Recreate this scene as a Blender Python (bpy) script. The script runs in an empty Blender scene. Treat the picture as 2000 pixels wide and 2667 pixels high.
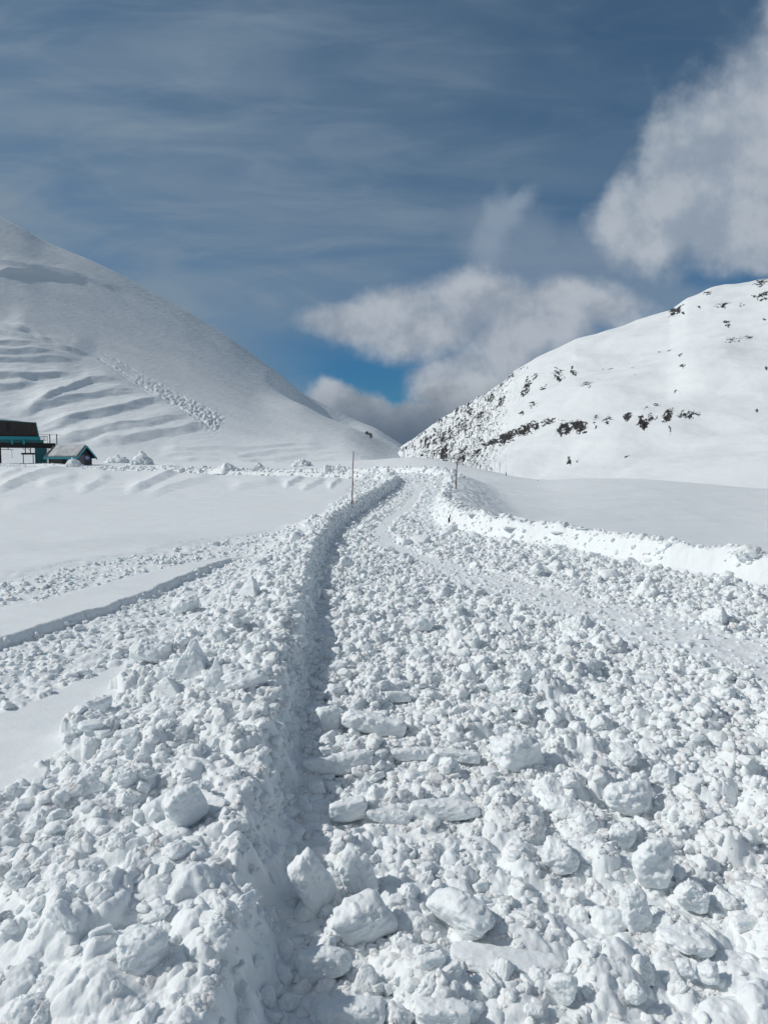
import bpy, bmesh, math, random
import numpy as np
from mathutils import Vector, Matrix, Euler

R = math.radians
SC = bpy.context.scene
COL = SC.collection

# ------------------------------------------------------------------ camera
F_PX = 1849.0
PITCH = R(4.12)
CAM_H = 1.75
cam_d = bpy.data.cameras.new('camera')
cam_d.sensor_fit = 'HORIZONTAL'
cam_d.sensor_width = 36.0
cam_d.lens = 36.0 * F_PX / 2000.0
cam_d.clip_start = 0.05
cam_d.clip_end = 20000
cam = bpy.data.objects.new('camera', cam_d)
COL.objects.link(cam)
cam.location = (0, 0, CAM_H)
cam.rotation_euler = (R(90) - PITCH, 0, 0)
SC.camera = cam

# ------------------------------------------------------------------ sun, exposure
SUN_EL = R(38)
SUN_AZ = R(-88)          # from +Y, clockwise
SUN_STRENGTH = 2.85
SKY_STRENGTH = 0.06
to_sun = Vector((math.cos(SUN_EL) * math.sin(SUN_AZ), math.cos(SUN_EL) * math.cos(SUN_AZ), math.sin(SUN_EL)))
sun_d = bpy.data.lights.new('sun', 'SUN')
sun_d.energy = SUN_STRENGTH
sun_d.angle = R(0.53)
sun_d.color = (1.0, 0.965, 0.91)
sun = bpy.data.objects.new('sun', sun_d)
COL.objects.link(sun)
sun.rotation_euler = to_sun.to_track_quat('Z', 'Y').to_euler()
sun.location = to_sun * 50
SC.view_settings.view_transform = 'Standard'
SC.view_settings.look = 'None'
SC.view_settings.exposure = 0.0
SC.view_settings.gamma = 1.0
SC.cycles.use_denoising = True
SC.cycles.max_bounces = 8
SC.cycles.diffuse_bounces = 4
SC.cycles.glossy_bounces = 2


def px_dir(px, py):
    u = (px - 1000.0) / F_PX
    v = -(py - 1333.5) / F_PX
    return (u, math.cos(PITCH) + v * math.sin(PITCH), -math.sin(PITCH) + v * math.cos(PITCH))


def px_azel(px, py):
    d = px_dir(px, py)
    return math.atan2(d[0], d[1]), math.atan2(d[2], math.hypot(d[0], d[1]))


# ------------------------------------------------------------------ sky with clouds
def build_world():
    w = bpy.data.worlds.new("World")
    SC.world = w
    w.use_nodes = True
    nt = w.node_tree
    N, L = nt.nodes, nt.links
    N.clear()

    def new(t, **kw):
        n = N.new(t)
        for k, v in kw.items():
            setattr(n, k, v)
        return n

    def setin(sock, v):
        if isinstance(v, (int, float)):
            sock.default_value = v
        elif isinstance(v, tuple):
            sock.default_value = v
        else:
            L.new(v, sock)

    def M(op, a, b=0.0, c=None, clamp=False):
        n = new('ShaderNodeMath', operation=op, use_clamp=clamp)
        setin(n.inputs[0], a)
        setin(n.inputs[1], b)
        if c is not None:
            setin(n.inputs[2], c)
        return n.outputs[0]

    def sstep(x, a, b, lo=0.0, hi=1.0):
        n = new('ShaderNodeMapRange', interpolation_type='SMOOTHSTEP')
        setin(n.inputs['Value'], x)
        n.inputs['From Min'].default_value = a
        n.inputs['From Max'].default_value = b
        n.inputs['To Min'].default_value = lo
        n.inputs['To Max'].default_value = hi
        return n.outputs[0]

    def noise(vec, scale, detail=6, rough=0.55, lac=2.0, dist=0.0):
        n = new('ShaderNodeTexNoise')
        n.inputs['Scale'].default_value = scale
        n.inputs['Detail'].default_value = detail
        n.inputs['Roughness'].default_value = rough
        n.inputs['Lacunarity'].default_value = lac
        n.inputs['Distortion'].default_value = dist
        L.new(vec, n.inputs['Vector'])
        return n

    def mixc(fac, a, b):
        n = new('ShaderNodeMix', data_type='RGBA')
        setin(n.inputs[0], fac)
        for s, v in ((n.inputs[6], a), (n.inputs[7], b)):
            setin(s, v)
        return n.outputs[2]

    tc = new('ShaderNodeTexCoord')
    sky = new('ShaderNodeTexSky', sky_type='NISHITA')
    sky.sun_disc = False
    sky.sun_elevation = SUN_EL
    sky.sun_rotation = SUN_AZ
    sky.altitude = 1000
    sky.air_density = 1.0
    sky.dust_density = 0.6
    sky.ozone_density = 1.6
    sep = new('ShaderNodeSeparateXYZ')
    L.new(tc.outputs['Generated'], sep.inputs[0])
    X, Y, Z = sep.outputs
    yy = M('MAXIMUM', Y, 0.08)
    u = M('DIVIDE', X, yy)
    v = M('DIVIDE', Z, yy)
    uv = new('ShaderNodeCombineXYZ')
    L.new(u, uv.inputs[0])
    L.new(v, uv.inputs[1])
    UV = uv.outputs[0]
    # warped coordinates for torn edges
    wn = noise(UV, 5.0, 5, 0.6)
    wv = new('ShaderNodeVectorMath', operation='MULTIPLY_ADD')
    L.new(wn.outputs['Color'], wv.inputs[0])
    wv.inputs[1].default_value = (0.10, 0.07, 0)
    L.new(UV, wv.inputs[2])
    off = new('ShaderNodeVectorMath', operation='SUBTRACT')
    L.new(wv.outputs[0], off.inputs[0])
    off.inputs[1].default_value = (0.05, 0.035, 0)
    WUV = off.outputs[0]

    def blob(px, py, rx, ry, ang=0.0, vec=WUV):
        """cloud body: centre, radii and tilt given in the photograph's pixels, turned into sky directions"""
        d = px_dir(px, py)
        c = (d[0] / d[1], d[2] / d[1])
        mp = new('ShaderNodeMapping', vector_type='TEXTURE')
        mp.inputs['Location'].default_value = (c[0], c[1], 0)
        mp.inputs['Rotation'].default_value = (0, 0, R(ang))
        mp.inputs['Scale'].default_value = (rx / F_PX, ry / F_PX, 1)
        L.new(vec, mp.inputs['Vector'])
        ln = new('ShaderNodeVectorMath', operation='LENGTH')
        L.new(mp.outputs[0], ln.inputs[0])
        return sstep(ln.outputs['Value'], 0.15, 1.45, 1.0, 0.0)

    def union(bl):
        s = bl[0]
        for b in bl[1:]:
            s = M('MAXIMUM', s, b)
        return s

    # ---- cumulus bodies
    big = union([blob(1990, 330, 380, 250, 50), blob(1800, 520, 330, 190, 20), blob(2080, 130, 260, 170, 60),
                 blob(1700, 590, 250, 110, -8), blob(1660, 530, 200, 115, 30), blob(1800, 380, 230, 150, 48), blob(2100, 650, 420, 90, 5), blob(1950, 600, 300, 150, 0)])
    mid = union([blob(1060, 820, 200, 95, 5), blob(1240, 800, 220, 110, -5), blob(1300, 890, 190, 90, 20),
                 blob(900, 850, 160, 60, 0), blob(1520, 800, 230, 85, -10), blob(1120, 860, 260, 100, 4), blob(1240, 985, 220, 95, 30), blob(1340, 920, 170, 85, 15), blob(1400, 830, 260, 95, 0), blob(1200, 960, 180, 70, 20)])
    wisp = union([blob(1275, 600, 52, 120, -22), blob(1340, 520, 85, 28, 35)])
    low = union([blob(900, 1050, 120, 60, -35), blob(970, 1090, 150, 75, -35), blob(1080, 1100, 190, 75, 5),
                 blob(1190, 1010, 160, 48, 12), blob(1250, 1060, 180, 80, 25), blob(1010, 1130, 160, 60, -20)])
    n1 = noise(UV, 9.0, 7, 0.54)
    n1v = M('SUBTRACT', n1.outputs['Fac'], 0.5)
    n2 = noise(UV, 3.2, 6, 0.55)

    def dens(body, amp, a, b):
        return sstep(M('MULTIPLY_ADD', n1v, amp, body), a, b)
    d_big = dens(big, 1.1, 0.30, 0.86)
    d_mid = dens(mid, 1.35, 0.24, 0.92)
    d_wisp = M('MULTIPLY', dens(wisp, 2.3, 0.22, 1.4), 0.75)
    d_low = dens(low, 1.1, 0.33, 0.78)
    # ---- high veil of cirrus in long streaks
    mp = new('ShaderNodeMapping')
    mp.inputs['Rotation'].default_value = (0, 0, R(-9))
    mp.inputs['Scale'].default_value = (1.1, 4.2, 1)
    L.new(UV, mp.inputs['Vector'])
    st = noise(mp.outputs[0], 2.0, 7, 0.5, 2.0, 0.6)
    streak = sstep(st.outputs['Fac'], 0.28, 0.75)
    right_clear = sstep(M('ADD', u, M('MULTIPLY', v, 0.25)), 0.62, -0.15, 0.0, 1.0)
    hole = blob(960, 975, 300, 100, -12)
    hole2 = blob(1100, 1040, 260, 90, 0)
    holes = M('SUBTRACT', 1.0, M('MULTIPLY', M('MAXIMUM', hole, hole2), 0.97))
    mp2 = new('ShaderNodeMapping')
    mp2.inputs['Rotation'].default_value = (0, 0, R(-22))
    mp2.inputs['Scale'].default_value = (2.2, 9.0, 1)
    L.new(UV, mp2.inputs['Vector'])
    st2 = noise(mp2.outputs[0], 2.2, 5, 0.55, 2.0, 0.9)
    streak = M('ADD', M('MULTIPLY', streak, 0.72), M('MULTIPLY', sstep(st2.outputs['Fac'], 0.38, 0.72), 0.36))
    vfac = M('MULTIPLY_ADD', streak, 0.80, 0.30)
    veil_up = sstep(v, 1.1, 0.0, 0.72, 1.0)
    veil = M('MULTIPLY', M('MULTIPLY', vfac, veil_up), M('MULTIPLY', holes, M('MULTIPLY_ADD', right_clear, 0.85, 0.22)))
    link_ = M('MULTIPLY', dens(union([blob(1500, 700, 420, 150, 12), blob(1700, 760, 360, 60, -10), blob(1330, 640, 220, 120, -20)]), 1.0, 0.1, 1.1), 0.5)
    # ---- compose
    deep = new('ShaderNodeMix', data_type='RGBA', blend_type='MULTIPLY')
    deep.inputs[0].default_value = 1.0
    L.new(sky.outputs[0], deep.inputs[6])
    L.new(mixc(sstep(v, 0.0, 0.5), (0.20, 0.62, 0.98, 1), (0.52, 0.88, 1.0, 1)), deep.inputs[7])
    base = deep.outputs[2]
    # cloud brightness (radiance before the background strength)
    K = 1.0 / SKY_STRENGTH

    def cc(r, g, b):
        return (r * K, g * K, b * K, 1)
    c = mixc(veil, base, cc(0.20, 0.272, 0.348))
    # lighting on cumulus: thicker/lower parts greyer, sun from the left
    sh = new('ShaderNodeVectorMath', operation='ADD')
    L.new(UV, sh.inputs[0])
    sh.inputs[1].default_value = (-0.025, 0.03, 0)
    n1b = noise(sh.outputs[0], 9.0, 6, 0.58)
    lit = M('SUBTRACT', n1.outputs['Fac'], n1b.outputs['Fac'])
    litm = sstep(lit, -0.16, 0.16)
    tone = M('ADD', M('MULTIPLY', litm, 0.36), M('MULTIPLY_ADD', n2.outputs['Fac'], 0.55, 0.14))
    cbig = mixc(sstep(tone, 0.25, 0.9), cc(0.26, 0.32, 0.40), cc(0.46, 0.505, 0.56))
    c = mixc(link_, c, cc(0.25, 0.31, 0.385))
    c = mixc(d_wisp, c, cc(0.26, 0.33, 0.42))
    c = mixc(M('MULTIPLY', d_big, 0.93), c, cbig)
    cmid = mixc(sstep(tone, 0.25, 0.9), cc(0.26, 0.305, 0.375), cc(0.48, 0.52, 0.57))
    c = mixc(M('MULTIPLY', d_mid, 0.88), c, cmid)
    lowshade = sstep(v, 0.02, 0.125)
    clow = mixc(M('MULTIPLY', lowshade, sstep(tone, 0.2, 0.8, 0.35, 1.0)), cc(0.10, 0.135, 0.19), cc(0.47, 0.51, 0.56))
    c = mixc(M('MULTIPLY', d_low, 0.94), c, clow)
    # ---- sky behind and beside the camera: broken bright cloud added to tune ambient light
    nb = noise(tc.outputs['Generated'], 2.3, 7, 0.55)
    back = M('MULTIPLY', sstep(Y, 0.42, 0.05), sstep(nb.outputs['Fac'], 0.40, 0.58))
    c = mixc(M('MULTIPLY', back, 0.9), c, cc(0.29, 0.31, 0.34))
    bg = new('ShaderNodeBackground')
    bg.inputs['Strength'].default_value = SKY_STRENGTH
    L.new(c, bg.inputs['Color'])
    out = new('ShaderNodeOutputWorld')
    L.new(bg.outputs[0], out.inputs[0])


build_world()


# ------------------------------------------------------------------ numpy noise
def _h(ix, iy, iz, seed):
    a = (ix.astype(np.int64) * 374761393 + iy.astype(np.int64) * 668265263 + iz * 2147483647 * 0 + iz.astype(np.int64) * 1274126177
         + seed * 144665) & 0xFFFFFFFF
    a = ((a ^ (a >> 13)) * 1274126177) & 0xFFFFFFFF
    a = ((a ^ (a >> 15)) * 2246822519) & 0xFFFFFFFF
    return ((a ^ (a >> 16)) & 0xFFFFFF).astype(np.float32) / 16777215.0


def h2(ix, iy, seed):
    return _h(ix, iy, np.zeros(1, np.int64), seed)


def perlin2(x, y, seed=0):
    x0 = np.floor(x); y0 = np.floor(y)
    fx = (x - x0).astype(np.float32); fy = (y - y0).astype(np.float32)
    ix = x0.astype(np.int64); iy = y0.astype(np.int64)
    ux = fx * fx * fx * (fx * (fx * 6 - 15) + 10); uy = fy * fy * fy * (fy * (fy * 6 - 15) + 10)

    def g(dx, dy):
        a = h2(ix + dx, iy + dy, seed) * np.float32(6.2831853)
        return np.cos(a) * (fx - dx) + np.sin(a) * (fy - dy)
    a = g(0, 0); b = g(1, 0); c = g(0, 1); d = g(1, 1)
    return (a + (b - a) * ux) + ((c + (d - c) * ux) - (a + (b - a) * ux)) * uy


def fbm2(x, y, octaves=4, seed=0, rough=0.5):
    s = 0; a = 1.0; f = 1.0
    for o in range(octaves):
        s = s + a * perlin2(x * f + 17.3 * o, y * f - 9.1 * o, seed + o)
        a *= rough; f *= 2.03
    return s


def noise3(p, seed=0):
    p0 = np.floor(p); fr = (p - p0).astype(np.float32); i = p0.astype(np.int64)
    w = fr * fr * fr * (fr * (fr * 6 - 15) + 10)
    out = 0
    for dx in (0, 1):
        for dy in (0, 1):
            for dz in (0, 1):
                hh = _h(i[:, 0] + dx, i[:, 1] + dy, i[:, 2] + dz, seed)
                ww = (w[:, 0] if dx else 1 - w[:, 0]) * (w[:, 1] if dy else 1 - w[:, 1]) * (w[:, 2] if dz else 1 - w[:, 2])
                out = out + ww * (hh * 2 - 1)
    return out


def sst(a, b, x):
    t = np.clip((x - a) / (b - a), 0, 1)
    return t * t * (3 - 2 * t)


def domes(x, y, cell, seed, prob, flat=0.6):
    """field of overlapping rounded, slightly polygonal lumps (height in metres)"""
    gx = x / cell; gy = y / cell
    ix = np.floor(gx).astype(np.int64); iy = np.floor(gy).astype(np.int64)
    out = np.zeros_like(x, dtype=np.float32)
    for dx in (-1, 0, 1):
        for dy in (-1, 0, 1):
            cx = ix + dx; cy = iy + dy
            pr = h2(cx, cy, seed)
            px_ = cx + 0.15 + 0.7 * h2(cx, cy, seed + 1); py_ = cy + 0.15 + 0.7 * h2(cx, cy, seed + 2)
            rr = 0.30 + 0.42 * h2(cx, cy, seed + 3)
            an = h2(cx, cy, seed + 4) * np.float32(6.283)
            ca = np.cos(an); sa = np.sin(an)
            ux = (gx - px_) / rr; uy = (gy - py_) / rr
            vx = ux * ca + uy * sa; vy = (-ux * sa + uy * ca) * (0.9 + 0.7 * h2(cx, cy, seed + 5))
            d = (np.abs(vx) ** 2.6 + np.abs(vy) ** 2.6) ** (1 / 2.6)
            hgt = rr * flat * (0.55 + 0.9 * h2(cx, cy, seed + 6))
            tilt = 1 + 0.45 * vx * (h2(cx, cy, seed + 7) - 0.3)
            b = hgt * tilt * np.sqrt(np.maximum(0, 1 - d * d)) * (pr < prob)
            out = np.maximum(out, b.astype(np.float32))
    return out * cell


# ------------------------------------------------------------------ plan of the place (metres)
EDGE_L = np.array([(-0.10, -12), (-0.16, 0.0), (-0.33, 2.2), (-0.39, 2.7), (-0.41, 3.23), (-0.50, 4.0), (-0.57, 5.23), (-0.63, 6.54),
                   (-0.83, 9.04), (-1.02, 12.0), (-1.09, 14.55), (-1.09, 17.5), (-0.85, 22.35), (-0.24, 29.0), (0.6, 36.97),
                   (1.0, 43.0), (0.3, 47.5), (-3, 51.5), (-10, 57), (-20, 64), (-35, 74), (-50, 84), (-70, 95), (-100, 108)], float)
EDGE_R = np.array([(22, -14), (14, -4), (9.2, 4.0), (7.0, 7.6), (5.4, 9.89), (4.98, 10.73), (4.42, 11.59), (3.82, 13.8), (3.22, 14.9), (2.25, 16.58),
                   (1.55, 18.49), (1.46, 22.35), (2.2, 29.53), (3.2, 37.5), (3.8, 45.5), (3.2, 50.5), (1.0, 54.5), (-4, 58.5),
                   (-11, 63), (-21, 70), (-36, 80.5), (-52, 91), (-72, 102), (-100, 116)], float)
TRACK_A = np.array([(2.6, 46), (0.95, 27.0), (0.15, 20.24), (-0.12, 17.5), (0.05, 15.0), (0.69, 12.64), (1.46, 10.73), (2.4, 8.6), (4.5, 5.5)], float)
TRACK_B = np.array([(1.0, 11.6), (1.81, 9.45), (2.63, 8.01), (3.11, 6.65), (3.5, 6.0), (5.0, 4.2)], float)


def poly_dist(x, y, P):
    """signed distance to a polyline; positive on the right of its direction of travel"""
    best = np.full(x.shape, 1e9, np.float32); sgn = np.ones(x.shape, np.float32)
    for i in range(len(P) - 1):
        ax, ay = P[i]; bx, by = P[i + 1]
        ex, ey = bx - ax, by - ay
        t = np.clip(((x - ax) * ex + (y - ay) * ey) / (ex * ex + ey * ey), 0, 1)
        dx = x - ax - t * ex; dy = y - ay - t * ey
        d = dx * dx + dy * dy
        s = np.sign(ex * (y - ay) - ey * (x - ax))
        m = d < best - 1e-9
        best = np.where(m, d, best).astype(np.float32)
        sgn = np.where(m, -s, sgn).astype(np.float32)
    return np.sqrt(best) * sgn


# crest of the snow field as seen along each bearing: (bearing, distance, height)
_cr = []
for px_, py_, rc in [(-700, 1206, 118), (0, 1207, 118), (500, 1206, 118), (800, 1206, 116), (1000, 1197, 112), (1085, 1186, 108), (1205, 1213, 84), (1325, 1239, 68),
                     (1400, 1254, 62), (1550, 1247, 62), (1700, 1250, 64), (2000, 1276, 66), (2600, 1290, 66)]:
    a, e = px_azel(px_, py_)
    _cr.append((a, rc, CAM_H + rc * math.tan(e)))
CR = np.array(_cr)
_ax = np.linspace(CR[0, 0] - 0.3, CR[-1, 0] + 0.3, 900)


def _sm(v, k=26):
    ker = np.hanning(2 * k + 3)[1:-1]; ker /= ker.sum()
    return np.convolve(np.concatenate([np.full(k, v[0]), v, np.full(k, v[-1])]), ker, 'valid')


CR = np.stack([_ax, _sm(np.interp(_ax, CR[:, 0], CR[:, 1])), _sm(np.interp(_ax, CR[:, 0], CR[:, 2]))], 1)
_hp = []
for px_, py_ in [(1350, 1262), (1500, 1256), (1620, 1248), (1700, 1246), (1800, 1224), (1900, 1205), (2000, 1190), (2300, 1150), (2600, 1120)]:
    _hp.append(px_azel(px_, py_))
HP = np.array(_hp)
HP = np.stack([_ax, _sm(np.interp(_ax, HP[:, 0], HP[:, 1]))], 1)


def lin(y, pts):
    pts = np.array(pts, float)
    return np.interp(y, pts[:, 0], pts[:, 1])


def zone_lines(y):
    ledge = lin(y, [(-4, -6.4), (6.14, -3.38), (6.86, -3.16), (7.75, -2.97), (8.91, -2.78), (10.85, -2.6), (11.6, -2.5), (12.6, -1.6), (20, -1.5)])
    stript = lin(y, [(-4, -7.8), (7.37, -4.04), (8.78, -3.6), (10.47, -3.14), (11.6, -2.75), (12.6, -1.6), (20, -1.5)])
    outer = lin(y, [(-4, -9.6), (9.18, -5.02), (10.85, -4.44), (13.84, -3.77), (17.44, -2.0), (20, -1.6)])
    berm = lin(y, [(-4, -1.7), (3.3, -1.85), (5.8, -1.84), (7.3, -1.75), (12, -1.75), (17, -1.8)])
    patch = lin(y, [(-4, -5.0), (3.2, -2.85), (4.4, -2.5), (5.7, -2.15), (6.4, -1.8), (20, -1.7)])
    return ledge, stript, outer, berm, patch


def project(x, y, z):
    cp, sp = math.cos(PITCH), math.sin(PITCH)
    dep = y * cp - (z - CAM_H) * sp
    up = y * sp + (z - CAM_H) * cp
    return 1000 + F_PX * x / dep, 1333.5 - F_PX * up / dep


def seg_dist(px, py, P, signed=False):
    P = np.array(P, float)
    best = np.full(px.shape, 1e9); below = np.zeros(px.shape); tt = np.zeros(px.shape)
    tot = len(P) - 1
    sl_ = np.hypot(*(P[1:] - P[:-1]).T); cl_ = np.concatenate([[0], np.cumsum(sl_)]) / sl_.sum()
    for i in range(tot):
        ax, ay = P[i]; bx, by = P[i + 1]
        ex, ey = bx - ax, by - ay
        t = np.clip(((px - ax) * ex + (py - ay) * ey) / (ex * ex + ey * ey), 0, 1)
        dx = px - ax - t * ex; dy = py - ay - t * ey
        d = np.hypot(dx, dy)
        m = d < best
        best = np.where(m, d, best)
        below = np.where(m, ex * (py - ay) - ey * (px - ax), below)
        tt = np.where(m, cl_[i] + t * (cl_[i + 1] - cl_[i]), tt)
    return best, np.sign(below), tt


def terrace(px, py, P, amp, up, down, end=0.12):
    """a drift lip following a traced line: slow rise above it, steep fall below it"""
    d, s, t = seg_dist(px, py, P)
    sd = d * s                                     # + below the line
    prof = np.where(sd < 0, np.exp(-np.abs(sd / up) ** 1.3), np.clip(1 - sd / (down * 1.25), 0, 1))
    fade = sst(0.0, end, t + 1e-3) * sst(1.0, 1 - end, t) if end else 1.0
    return amp * prof * fade


DRIFTS = []
for crop, pts, a_, u_, w_ in [(0, [(-150, 615), (0, 572), (200, 490), (380, 432), (560, 396), (650, 388)], 0.55, 8, 9), (0, [(-60, 485), (0, 470), (100, 440), (200, 412)], 0.3, 6, 6),
                              (0, [(1060, 605), (1250, 540), (1400, 470), (1520, 415), (1590, 403)], 0.6, 9, 8), (0, [(1230, 645), (1450, 560), (1660, 500), (1900, 460)], 0.35, 9, 9),
                              (0, [(640, 590), (760, 560), (860, 500), (980, 465)], 0.3, 9, 9), (0, [(0, 760), (300, 690), (560, 640)], 0.18, 10, 12), (0, [(300, 560), (520, 500), (700, 470)], 0.3, 8, 8),
                              (500, [(780, 630), (880, 580), (975, 543)], 0.4, 6, 5), (500, [(920, 655), (1060, 600), (1160, 560)], 0.3, 7, 5), (500, [(1170, 645), (1240, 590), (1300, 565)], 0.3, 6, 4),
                              (500, [(300, 640), (520, 600), (760, 585)], 0.3, 8, 8)]:
    y0_ = 1100 if crop == 0 else 1080
    DRIFTS.append(([(crop + p[0] * 0.3014, y0_ + p[1] * 0.3014) for p in pts], a_ * 0.55, u_ * 1.8, w_ * 1.3))


FLAT = []


def ground(x, y, detail=True, want=False):
    x = np.asarray(x, np.float32); y = np.asarray(y, np.float32)
    r = np.hypot(x, y) + 1e-6
    az = np.arctan2(x, y)
    front = sst(-0.2, 0.3, y / r)
    rc = np.interp(az, CR[:, 0], CR[:, 1]); zc = np.interp(az, CR[:, 0], CR[:, 2])
    sL = poly_dist(x, y, EDGE_L); sR = -poly_dist(x, y, EDGE_R)
    if detail:
        nz = fbm2(x * 3.1, y * 3.1, 3, 11)
        nz2 = fbm2(x * 9.0, y * 9.0, 3, 12)
    else:
        nz = nz2 = np.zeros_like(x)
    sLn = sL + 0.085 * nz + 0.045 * nz2
    sRn = sR + (0.14 * fbm2(x * 1.0, y * 1.0, 2, 15) + 0.025 * nz + 0.012 * nz2 if detail else 0)
    tL = -sLn; tR = -sRn
    w_far = sst(16, 1.0, 0) if False else sst(0, 1, np.clip((r - 17) / np.maximum(rc - 17, 1), 0, 1)) * front
    wallL = sst(-0.03, 0.22, tL); wallR = np.clip(tR / 0.34, 0, 1) * 0.45 + 0.55 * sst(0.0, 0.36, tR)
    # fields outside the cleared road
    zl = 0.13 + 0.06 * sst(4, 14, -x) * 0
    xr = np.maximum(tR, 0)
    zr = -1.7 * np.tanh(xr * 0.15 / 1.7)
    zr = zr + 0.35 * sst(1.2, 0.0, np.abs(xr - 1.2)) * 0
    fieldz = np.where(tR > 0, zr, wallL * zl)
    z = fieldz * (1 - w_far) + zc * w_far
    # banks
    bw = np.where(y > 18, 0.95, 1.55)
    longr = sst(15, 21, y)
    HL = (0.165 + 0.07 * sst(10, 20, r)) * (1 + 0.25 * nz) + 0.12 * sst(16, 30, r)
    HL = HL * (1 - 0.8 * sst(52, 85, r))
    HR = (0.50 + 0.08 * nz) * (1 - 0.8 * sst(52, 85, r)) + 0.12 * longr * sst(45, 30, y)
    bL = wallL * (1 - sst(0.25, 1.0, tL / bw)) * HL
    bR = wallR * (1 - sst(0.12, 1.0, tR / (1.3 + 2.2 * longr))) * HR
    z = z + np.maximum(bL, bR)
    # right of crest: drop into the valley, then a far swell
    azR = sst(0.045, 0.11, az)
    z = z - azR * 7.0 * sst(0, 70, r - rc) * front
    eh = np.interp(az, HP[:, 0], HP[:, 1])
    zh = CAM_H + 140 * np.tan(eh)
    hump = sst(0.19, 0.32, az) * np.exp(-((r - 140) / 30.0) ** 2) * front
    z = z * (1 - hump) + zh * hump
    # left track zones
    ledge, stript, outer, berm, patch = zone_lines(y)
    ln = 0.05 * nz + 0.02 * nz2
    xx = x + ln
    leftside = (sL < -0.05)
    inlane = leftside & (y < 19)
    lane = (xx > outer) & inlane
    wl_ = sst(0.12, 0.55, -sL)
    step = sst(0.05, -0.03, xx - ledge)                  # 1 on the far side of the ledge
    z = np.where(inlane, z + (step * 0.085 * sst(12.6, 10.6, y) - 0.02) * wl_ * sst(19, 15, y), z)
    z = np.where(inlane, z + (0.03 * sst(0.0, -0.5, x + 0.25 * nz - outer) - 0.01 * sst(0.05, -0.05, xx - stript)) * wl_ * sst(19, 15, y), z)
    # rubble amount
    A = np.zeros_like(x)
    insideR = sst(-0.05, 0.25, np.minimum(sLn, sRn))
    dA = np.abs(poly_dist(x, y, TRACK_A)); dB = np.abs(poly_dist(x, y, TRACK_B))
    flatA = np.maximum(sst(0.36, 0.12, dA + 0.14 * nz) * 0.85 * sst(9.0, 11.5, y), sst(0.80, 0.35, dB + 0.3 * nz) * 0.74)
    A = A + insideR * (1 - flatA)
    bermz = leftside & (xx > berm - 0.2 * nz) & (r < 60)
    A = np.where(bermz, np.maximum(A, 0.85 * sst(0.05, 0.3, tL + 0.1)), A)
    lowr = lane & (xx <= berm) & (xx > ledge) & (xx < patch + 0.2 * nz)
    A = np.where(lowr, np.maximum(A, 0.48), A)
    upr = lane & (xx <= stript) & (xx > outer)
    A = np.where(upr, np.maximum(A, 0.46 * sst(-0.45, 0.2, nz + 0.15)), A)
    capR = sst(0.26, 0.34, tR) * sst(0.85, 0.5, tR)
    A = np.maximum(A, 0.75 * capR * (r < 60))
    farL = (tL > 0) & (tL < 0.9) & (r > 18)
    A = np.where(farL, np.maximum(A, 0.8), A)
    if detail:
        # wide wind-packed undulations of the open snow
        smooth = (1 - np.clip(A, 0, 1))
        z = z + smooth * (0.03 * fbm2(x * 0.35, y * 0.8, 3, 5) + 0.010 * fbm2(x * 1.6, y * 5.0, 4, 6)) * sst(0.1, 1.5, np.abs(np.minimum(sL, sR)))
        farf = sst(18, 40, r) * smooth
        z = z + farf * (0.10 * fbm2(x * 0.11, y * 0.17, 3, 7) + 0.035 * fbm2(x * 0.5, y * 0.8, 3, 8))
        # wind drifts below the far road on the left
        gpx, gpy = project(x, np.maximum(y, 1.0), z)
        for P_, a_, u_, w_ in DRIFTS:
            zone = (r > 24) & (r < 120) & (y > 0)
            z = np.where(zone, z + smooth * terrace(gpx, gpy, P_, a_, u_, w_, 0.3) * np.clip(r / 60, 0.4, 1.5), z)
        q = (y - 0.35 * x) * 0.30 + 1.2 * fbm2(x * 0.05, y * 0.05, 2, 9)
        saw = q - np.floor(q); saw = np.where(saw < 0.78, saw / 0.78, (1 - saw) / 0.22)
        dm = sst(30, 45, r) * sst(100, 80, r) * sst(0.06, -0.05, az) * smooth
        z = z + dm * 0.10 * saw * sst(-0.15, 0.35, fbm2(x * 0.09, y * 0.09, 2, 10))
        # long low drift across the near left field
        dd = y - 15.0 - 0.22 * x - 1.0 * fbm2(x * 0.2, y * 0.05, 2, 13)
        z = z + leftside * smooth * 0.12 * np.exp(-(np.maximum(dd, 0) / 2.2) ** 2) * np.exp(-(np.minimum(dd, 0) / 0.7) ** 2) * sst(-3, -6, x)
        # scrape marks on the cut faces
        face = np.maximum(wallR * sst(0.36, 0.2, tR), 0)
        z = z + face * 0.02 * fbm2(x * 6, y * 6, 2, 14)
        m = (A > 0.01) & (r < 75) & (y > -1)
        if m.any():
            xm = x[m]; ym = y[m]; rm = r[m]; Am = A[m]
            wx = xm + 0.035 * fbm2(xm * 7, ym * 7, 3, 21); wy = ym + 0.035 * fbm2(xm * 7 + 50, ym * 7, 3, 22)
            big_on = sst(0.5, 0.8, Am)
            near = sst(9, 3, rm)
            d = (0.22 + 0.16 * near) * domes(wx, wy, 0.55, 31, 0.38) * big_on
            d = d + (0.42 + 0.2 * near) * domes(wx, wy, 0.27, 41, 0.55) * (0.25 + 0.75 * big_on)
            d = d + 0.85 * domes(wx, wy, 0.13, 51, 0.8)
            d = d + 0.9 * domes(wx, wy, 0.068, 61, 0.85) * sst(16, 7, rm) * (0.25 + 0.75 * sst(2.2, 4.5, rm))
            d = d + 0.011 * fbm2(xm * 22, ym * 22, 3, 23) + 0.03 * fbm2(xm * 2.2, ym * 2.2, 3, 24)
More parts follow.
